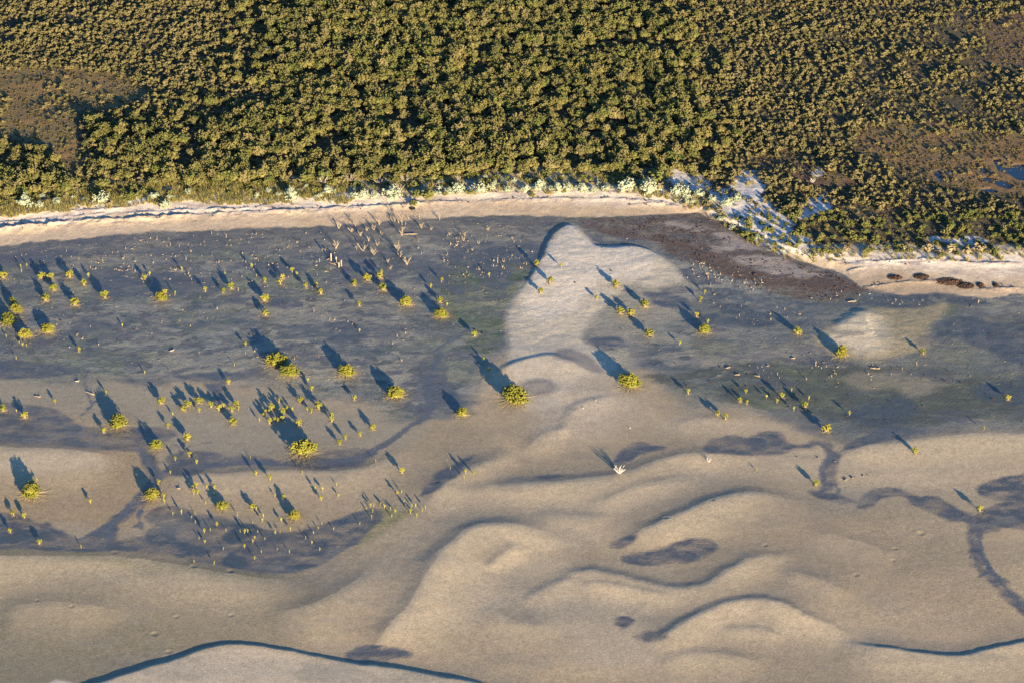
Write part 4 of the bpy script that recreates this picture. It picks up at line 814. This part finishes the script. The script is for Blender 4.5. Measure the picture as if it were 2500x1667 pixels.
# land classification of a candidate point, from the look of the photo there
def bt_at(px, py): lo = np.interp(px, *zip(*BEACH_LO)); hi = np.interp(px, *zip(*BEACH_HI)); return (lo - py) / max(lo - hi, 6)
def fb(x, y, s, o, seed): return float(fbm(np.array([x]), np.array([y]), s, o, seed)[0])
def poly_arr(P, px, py):
    c = np.zeros(px.shape, bool); n = len(P)
    for i in range(n):
        x1, y1 = P[i]; x2, y2 = P[(i + 1) % n]
        if y1 != y2: c ^= ((y1 > py) != (y2 > py)) & (px < (x2 - x1) * (py - y1) / (y2 - y1) + x1)
    return c
TALLP = [(-300, 330), (-300, 480), (0, 480), (130, 475), (300, 465), (600, 455), (1000, 445), (1300, 442), (1520, 445), (1640, 425), (1690, 405), (1700, 330), (1660, 230), (1700, 120), (1640, 0), (1600, -300), (560, -300), (640, 0), (640, 130), (560, 250), (440, 270), (370, 330), (215, 290), (205, 400), (190, 450), (120, 390), (0, 350)]
def jitter(step, x0, x1, y0, y1, seed):
    rng = np.random.default_rng(seed); gx, gy = np.meshgrid(np.arange(x0, x1, step), np.arange(y0, y1, step)); gx = gx.ravel(); gy = gy.ravel()
    return gx + rng.uniform(-.55, .55, gx.size) * step, gy + rng.uniform(-.55, .55, gx.size) * step, rng.random(gx.size), rng
def land_z(xs, ys):
    j = np.clip(np.searchsorted(ax_x, xs) - 1, 0, NX - 2); i = np.clip(np.searchsorted(ax_y, ys) - 1, 0, NY - 2); return ZG[i, j]
def info(xs, ys):
    px, py = topx(xs, ys, 1.2); lo = np.interp(px, *zip(*BEACH_LO)); hi = np.interp(px, *zip(*BEACH_HI)); return px, py, (lo - py) / np.maximum(lo - hi, 6), hi - py
def anyp(PL, px, py, w=0):
    m = np.zeros(px.shape, bool)
    for P in PL: m |= poly_arr(P, px, py)
    return m
HP = [h[0] for h in HEATHS]
# tall tea-tree scrub
xs, ys, rr, rng = jitter(1.85, -150, 150, 395, 605, 1)
px, py, b, up = info(xs, ys)
wx = 22 * fbm(xs, ys, 8, 3, 150); FR = sum(poly_arr(TALLP, px + wx + a_, py + wx * .5 + b_).astype(float) for a_, b_ in ((0, 0), (60, 15), (-60, -15), (30, 45), (-30, -45), (110, 0), (-110, 0))) / 7
tall = (FR * 1.15 > rng.random(xs.size)) & ((up < 60) | (FR > .1)) & ~anyp(HP, px, py)
gap = fbm(xs, ys, 7, 3, 151)
keep = tall & (up > 38) & (rr > .14 + .75 * sstep(.25, .55, gap)) & ~anyp(PONDS, px, py)
TX, TY = xs[keep], ys[keep]; TPX, TPY = px[keep], py[keep]
TH = (.72 + .5 * rng.random(keep.sum())) * (1 + .22 * fbm(TX, TY, 12, 2, 152)); TH *= (.62 + .42 * FR[keep]) * (1 + .35 * np.clip(fbm(TX, TY, 20, 3, 252), -.6, .6)) * np.where(rng.random(keep.sum()) < .08, 1.3, 1.0)
TH = np.clip(TH, .5, 1.05) * .68
# fine scrub
xs, ys, rr, rng2 = jitter(1.0, -145, 145, 395, 605, 2)
px, py, b, up = info(xs, ys); dens = fbm(xs, ys, 6, 3, 153)
he = anyp(HP, px + 14 * fbm(xs, ys, 5, 3, 154), py + 8 * fbm(xs, ys, 5, 3, 155)); ws = anyp(WS, px, py)
tall2 = poly_arr(TALLP, px + 15, py)
pr = .95 - .28 * sstep(1850, 2200, px) - .4 * sstep(.3, .9, dens) - .3 * sstep(1900, 2300, px) * sstep(.0, .3, dens)
pr = np.where(he, .03 + .25 * sstep(.1, .4, fbm(xs, ys, 3, 3, 156)), pr); pr = np.where(ws, .16, pr); pr = np.where(tall2, .7, pr); pr = np.where((px > 1690) & (up < 85), .35, pr)
keep = (up > np.where(px < 1700, 38, 3)) & (rr < pr) & ~anyp(PONDS, px, py)
SX, SY, SPX, SPY, SHE = xs[keep], ys[keep], px[keep], py[keep], he[keep]
SH = (.55 + .7 * rng2.random(keep.sum())) * np.where(SPX > 1700, .9, 1.0) * np.where(poly_arr(TALLP, SPX + 15, SPY), .95, 1.0)
SH *= np.where(SHE, .8, 1.0) * (1 + .35 * fbm(SX, SY, 4, 2, 157))
# low heath everywhere between
xs, ys, rr, rng3 = jitter(.66, -130, 130, 395, 560, 3)
px, py, b, up = info(xs, ys); he = anyp(HP, px, py); ws = anyp(WS, px, py)
keep = (up > np.where(px < 1700, 40, 10)) & ~anyp(PONDS, px, py) & (rr < np.where(he, .45, np.where(ws, .03, .30))) & ~(poly_arr(TALLP, px, py) & ~he)
HX, HY = xs[keep], ys[keep]; HH = .35 + .45 * rng3.random(keep.sum()); 

def scatter(name, xs, ys, sc, meshes, label, cat, zoff=-.05):
    """one mass of plants: points that carry copies of a few plant meshes"""
    n = len(xs); V = np.stack([xs, ys, land_z(xs, ys) + zoff], 1); me = bpy.data.meshes.new(name); me.vertices.add(n); me.vertices.foreach_set("co", V.astype(np.float32).ravel())
    rg = np.random.default_rng(n)
    a = me.attributes.new("siz", 'FLOAT_VECTOR', 'POINT'); s3 = np.stack([sc * rg.uniform(.85, 1.2, n), sc * rg.uniform(.85, 1.2, n), sc * rg.uniform(.75, 1.2, n)], 1); a.data.foreach_set("vector", s3.astype(np.float32).ravel())
    a = me.attributes.new("rot", 'FLOAT_VECTOR', 'POINT'); r3 = np.stack([rg.normal(0, .06, n), rg.normal(0, .06, n), rg.uniform(0, 6.28, n)], 1); a.data.foreach_set("vector", r3.astype(np.float32).ravel())
    a = me.attributes.new("pick", 'INT', 'POINT'); a.data.foreach_set("value", rg.integers(0, len(meshes), n).astype(np.int32))
    o = link(name, me); c = bpy.data.collections.new(name + "_kinds")
    for i, m_ in enumerate(meshes): c.objects.link(bpy.data.objects.new(f"{name}_plant_{i:02d}", m_))
    ng = bpy.data.node_groups.new(name, 'GeometryNodeTree'); ng.interface.new_socket("Geometry", in_out='INPUT', socket_type='NodeSocketGeometry'); ng.interface.new_socket("Geometry", in_out='OUTPUT', socket_type='NodeSocketGeometry')
    N_ = ng.nodes; L = ng.links; gi = N_.new("NodeGroupInput"); g2 = N_.new("NodeGroupOutput"); ip = N_.new("GeometryNodeInstanceOnPoints"); ci = N_.new("GeometryNodeCollectionInfo")
    ci.inputs[0].default_value = c; ci.inputs[1].default_value = True; ci.inputs[2].default_value = True
    def na(nm, t):
        q = N_.new("GeometryNodeInputNamedAttribute"); q.data_type = t; q.inputs[0].default_value = nm; return [s for s in q.outputs if s.enabled][0]
    L.new(gi.outputs[0], ip.inputs["Points"]); L.new(ci.outputs[0], ip.inputs["Instance"]); ip.inputs["Pick Instance"].default_value = True
    L.new(na("pick", 'INT'), ip.inputs["Instance Index"]); L.new(na("rot", 'FLOAT_VECTOR'), ip.inputs["Rotation"]); L.new(na("siz", 'FLOAT_VECTOR'), ip.inputs["Scale"]); L.new(ip.outputs[0], g2.inputs[0])
    md = o.modifiers.new("plants", 'NODES'); md.node_group = ng; tag(o, label, cat, kind="stuff"); return o

# the nearest 300 tea trees and 300 shrubs stand alone, the rest is one mass each
inview = (TPX > -20) & (TPX < 2520) & (TPY > 0)
order = np.argsort(np.where(inview, TY, 1e9)); near = order[:290]
MARKS = [(90, "at the left edge of the view"), (230, "above the first silver bushes"), (360, "above the long dark weed lines"), (500, "left of the mid-beach grass"), (620, "above the left mud stumps"), (740, "left of the leafless shrubs"), (860, "around the leafless shrubs"), (960, "left of the black ring"),
         (1060, "right of the black ring"), (1180, "above the mid-beach green bushes"), (1300, "left of the sand spit tip"), (1400, "above the sand spit tip"), (1500, "right of the sand spit tip"), (1620, "left of the white sand bend"), (9999, "beside the white sand bend")]
SMARKS = [(1700, "left end of the white sand"), (1760, "left part of the white sand"), (1820, "middle of the white sand"), (1880, "right part of the white sand"), (1940, "right end of the white sand"), (2000, "above the red weed apron"), (2060, "where the right beach begins"), (2120, "above the first weed heaps"), (2180, "left of the dry bushes"), (2240, "by the first dry bush"),
          (2300, "above the dry bushes"), (2360, "right of the dry bushes"), (2430, "above the small weed balls"), (9999, "at the right edge of the view")]
def name_rows(items, marks, what, cat, group, rows):
    """items: (object, px, py); each gets its own place in a row beside a landmark"""
    bins = {}
    for it in items:
        mk = next(m_ for lim, m_ in marks if it[1] < lim); bins.setdefault(mk, []).append(it)
    for mk, lst in bins.items():
        lst.sort(key=lambda i_: -i_[2]); nr = max(1, math.ceil(len(lst) / 7)); k = math.ceil(len(lst) / nr)
        for r_ in range(nr):
            row = sorted(lst[r_ * k:(r_ + 1) * k], key=lambda i_: i_[1])
            for j_, it in enumerate(row):
                pos = "leftmost" if j_ == 0 else "rightmost" if j_ == len(row) - 1 else ORD[j_] + " from left"
                tag(it[0], f"{what} {mk}, {rows[min(r_, len(rows) - 1)]}, {pos}", cat, group)
ITEMS = []
ROWS = ["front row", "second row", "third row", "fourth row", "fifth row", "sixth row", "seventh row", "eighth row"]
for k in near:
    x, y = float(TX[k]), float(TY[k]); p = Vector((x, y, hgt(x, y) - .05)); t = empty("tea_tree", p); s_ = float(TH[k])
    ITEMS.append((t, float(TPX[k]), float(TPY[k])))
    rnd = random.Random(int(k)); a = rnd.uniform(0, 6.28)
    o = link("crown", rnd.choice(TREEC), None, t); o.scale = (s_ * rnd.uniform(.85, 1.15), s_ * rnd.uniform(.85, 1.15), s_ * rnd.uniform(.8, 1.15)); o.rotation_euler = (0, 0, a); o.location = (0, 0, .7 * s_)
    o = link("trunk", rnd.choice(TT), None, t); o.scale = (s_, s_, s_); o.rotation_euler = (0, 0, a)
name_rows(ITEMS, MARKS, "tea tree", "tea tree", "tea trees along the front of the scrub", ROWS); ITEMS = []
m = np.ones(len(TX), bool); m[near] = False
scatter("tea_tree_scrub", TX[m], TY[m], TH[m], TREEC, "dense olive tea-tree canopy covering the land behind the beach", "scrub", .5)
inview = (SPX > 1560) & (SPX < 2510) & (SPY > 380) & ~SHE
order = np.argsort(np.where(inview, SY, 1e9)); near = order[:290]
for k in near:
    x, y = float(SX[k]), float(SY[k]); p = Vector((x, y, hgt(x, y) - .05)); t = empty("dune_shrub", p); s_ = float(SH[k]) * .72; rnd = random.Random(int(k)); a = rnd.uniform(0, 6.28)
    ITEMS.append((t, float(SPX[k]), float(SPY[k])))
    o = link("crown", rnd.choice(DUNC), None, t); o.scale = (s_, s_ * rnd.uniform(.8, 1.1), s_ * rnd.uniform(.8, 1.2)); o.rotation_euler = (0, 0, a)
    o = link("trunk", rnd.choice(TS), None, t); o.scale = (s_, s_, s_); o.rotation_euler = (0, 0, a)
name_rows(ITEMS, SMARKS, "dune shrub", "shrub", "dune shrubs behind the right beach", ROWS); ITEMS = []
m = np.ones(len(SX), bool); m[near] = False
scatter("low_scrub", SX[m], SY[m], SH[m], SHRC, "fine-textured low olive scrub over the coastal plain", "scrub")
scatter("heath_cover", HX, HY, HH, HEAC, "brown low heath plants between the scrub", "heath")

# dune grass along the top of the left and middle beach
rng = np.random.default_rng(8); gx = []; 
GRV = []; 
def grass_mesh(seed):
    rng = np.random.default_rng(seed); n = 26; a = rng.random(n) * 6.28; q = rng.random(n) * .22; L = .3 + .35 * rng.random(n)
    b0 = np.stack([np.cos(a) * q, np.sin(a) * q, np.zeros(n)], 1); tip = b0 + np.stack([np.cos(a) * L * .5, np.sin(a) * L * .5, L], 1); w = np.stack([-np.sin(a), np.cos(a), np.zeros(n)], 1) * .03
    V = np.stack([b0 - w, b0 + w, tip], 1).reshape(-1, 3); F = np.arange(n * 3).reshape(-1, 3); me = fast_mesh("grass_tuft", V, F); me.materials.append(M['grass']); return me
GM = [grass_mesh(i) for i in range(5)]
xs, ys, rr, rg = jitter(.5, -110, 110, 400, 480, 9); px, py, b, up = info(xs, ys); w_ = 10 * fbm(xs, ys, 4, 3, 160)
keep = (up + w_ > -4) & (up + w_ < 46) & (px < 1720) & (rr < np.where(px < 800, .85, .5)) & (fbm(xs, ys, 2.5, 3, 161) > np.where(px < 800, -.6, -.05))
keep |= (px >= 1720) & (up > -6) & (up < 16) & (rr < .14)
scatter("dune_grass", xs[keep], ys[keep], .7 + .9 * rg.random(keep.sum()), GM, "yellow-green dune grass along the top of the beach", "grass")
keep2 = (up + w_ > 14) & (up < 50) & (px < 1560) & (rr > .95)
keep4 = (up + w_ > 2) & (up < 34) & (px < 1800) & (px > -50) & (rg.random(len(px)) < np.where(px < 800, .05, .10)) & (fbm(xs, ys, 4, 2, 162) > -.2)
scatter("silver_undergrowth", xs[keep4], ys[keep4], .5 + 1.1 * rg.random(keep4.sum()) ** 1.5, SILC[:3] + BEIC[:2], "small silvery and straw-coloured dune plants between the larger bushes", "undergrowth")
scatter("dune_undergrowth", xs[keep2], ys[keep2], .5 + .5 * rg.random(keep2.sum()), DUNC, "mixed low green undergrowth between silver bushes and scrub", "undergrowth")

SB = [(60, 498, 38), (98, 504, 21), (140, 496, 25), (157, 484, 11), (251, 489, 36), (295, 483, 13), (376, 482, 23), (403, 504, 25), (460, 472, 19), (627, 481, 18), (680, 477, 18), (712, 481, 36), (800, 470, 26), (868, 480, 24), (888, 478, 28), (912, 481, 24), (957, 477, 46), (1070, 474, 19), (1095, 470, 22), (1120, 466, 34), (1174, 465, 34),
      (1200, 460, 20), (1240, 466, 22), (1283, 465, 22), (1318, 456, 28), (1362, 463, 26), (1386, 462, 24), (1424, 464, 26), (1450, 467, 18), (1478, 462, 22), (1528, 460, 42), (1582, 464, 48), (1655, 474, 36), (1668, 472, 40), (1708, 478, 28), (1740, 488, 22), (1776, 496, 26), (1790, 487, 14), (1801, 486, 24), (1850, 574, 16)]
for i, (px_, py_, w) in enumerate(SB):
    p = spot(px_, py_ + w * .12); s_ = 1.15 * w / ppm(px_, py_); rnd = random.Random(i); t = empty("silver_bush", p)
    seg = "left" if px_ < 500 else "middle" if px_ < 1030 else "centre-right" if px_ < 1500 else "sand-bend"
    mem = [b for b in SB if (("left" if b[0] < 500 else "middle" if b[0] < 1030 else "centre-right" if b[0] < 1500 else "sand-bend") == seg)]; j = mem.index(SB[i])
    pos = "leftmost" if j == 0 else "rightmost" if j == len(mem) - 1 else ORD[j] + " from left"
    sz = "big" if w > 30 else "mid-sized" if w > 21 else "small"
    tag(t, f"{sz} pale silver bush along the {seg} stretch of beach top, {pos}", "bush", "silver bushes along the beach top")
    o = link("crown", rnd.choice(SILC), None, t); o.scale = (s_, s_ * .9, s_ * rnd.uniform(.85, 1.1)); o.rotation_euler = (0, 0, rnd.uniform(0, 6.28))
BB = [(2265, 610, 28), (2322, 612, 28), (2295, 617, 18), (2360, 617, 22), (2390, 610, 28), (2065, 610, 20), (2210, 608, 16), (2430, 612, 20)]
for i, (px_, py_, w) in enumerate(BB):
    p = spot(px_, py_ + 2); s_ = w / ppm(px_, py_); t = empty("dry_bush", p); rnd = random.Random(i + 70); j = sorted(BB).index(BB[i])
    tag(t, f"pale beige dry bush at the top of the right beach, {ORD[j]} from left", "bush", "dry bushes above the right beach")
    o = link("crown", rnd.choice(BEIC), None, t); o.scale = (s_, s_ * .9, s_); o.rotation_euler = (0, 0, rnd.uniform(0, 6.28))
GB = [(1045, 482, 32, "dark green bush on the beach top right of the ring"), (1010, 498, 18, "yellow-green bush beside the black ring"), (1148, 473, 22, "green bush between silver bushes on beach top"), (1088, 474, 14, "small green bush among silver bushes on beach top"), (1606, 440, 38, "round dark green bush above the white sand bend"), (1015, 478, 26, "green bush behind the black ring"), (36, 488, 18, "bright green bush near the left edge of beach top"), (318, 480, 22, "olive bush among beach-top grass at left"), (1300, 478, 14, "low green bush near mid beach top")]
for i, (px_, py_, w, lab) in enumerate(GB):
    p = spot(px_, py_ + 3); s_ = w / ppm(px_, py_) / 1.55; t = empty("green_bush", p); tag(t, lab, "bush"); o = link("crown", DUNC[i % 7], None, t); o.scale = (s_, s_, s_)
    o = link("trunk", TS[i % 2], None, t); o.scale = (s_, s_, s_)

# dried weed strewn along the tide lines and over the red apron
WM = [bush_mesh("weed_clump", 5, .12, M['wrack'], 700 + i, .45, .12, .8, .2, .1, False) for i in range(4)]
g = ZG.size; rg = np.random.default_rng(77)
dens = (np.clip(WR_MASK * 1.2, 0, 1) * .05 + AP * .06 * sstep(-.1, .3, fbm(X, Y, 1.5, 4, 180, .5)) + (DK > .5) * .003 + MUD * .0006) * (PXc > -100) * (PXc < 2600) * (PYc > 450) * (Y < 462)
sel = np.nonzero(rg.random(N) < dens * 1.6)[0]
scatter("strewn_weed", X[sel] + rg.uniform(-.1, .1, len(sel)), Y[sel] + rg.uniform(-.1, .1, len(sel)), .22 + .55 * rg.random(len(sel)) ** 2, WM, "dark dried weed and twigs strewn along the tide lines", "seaweed", 0)
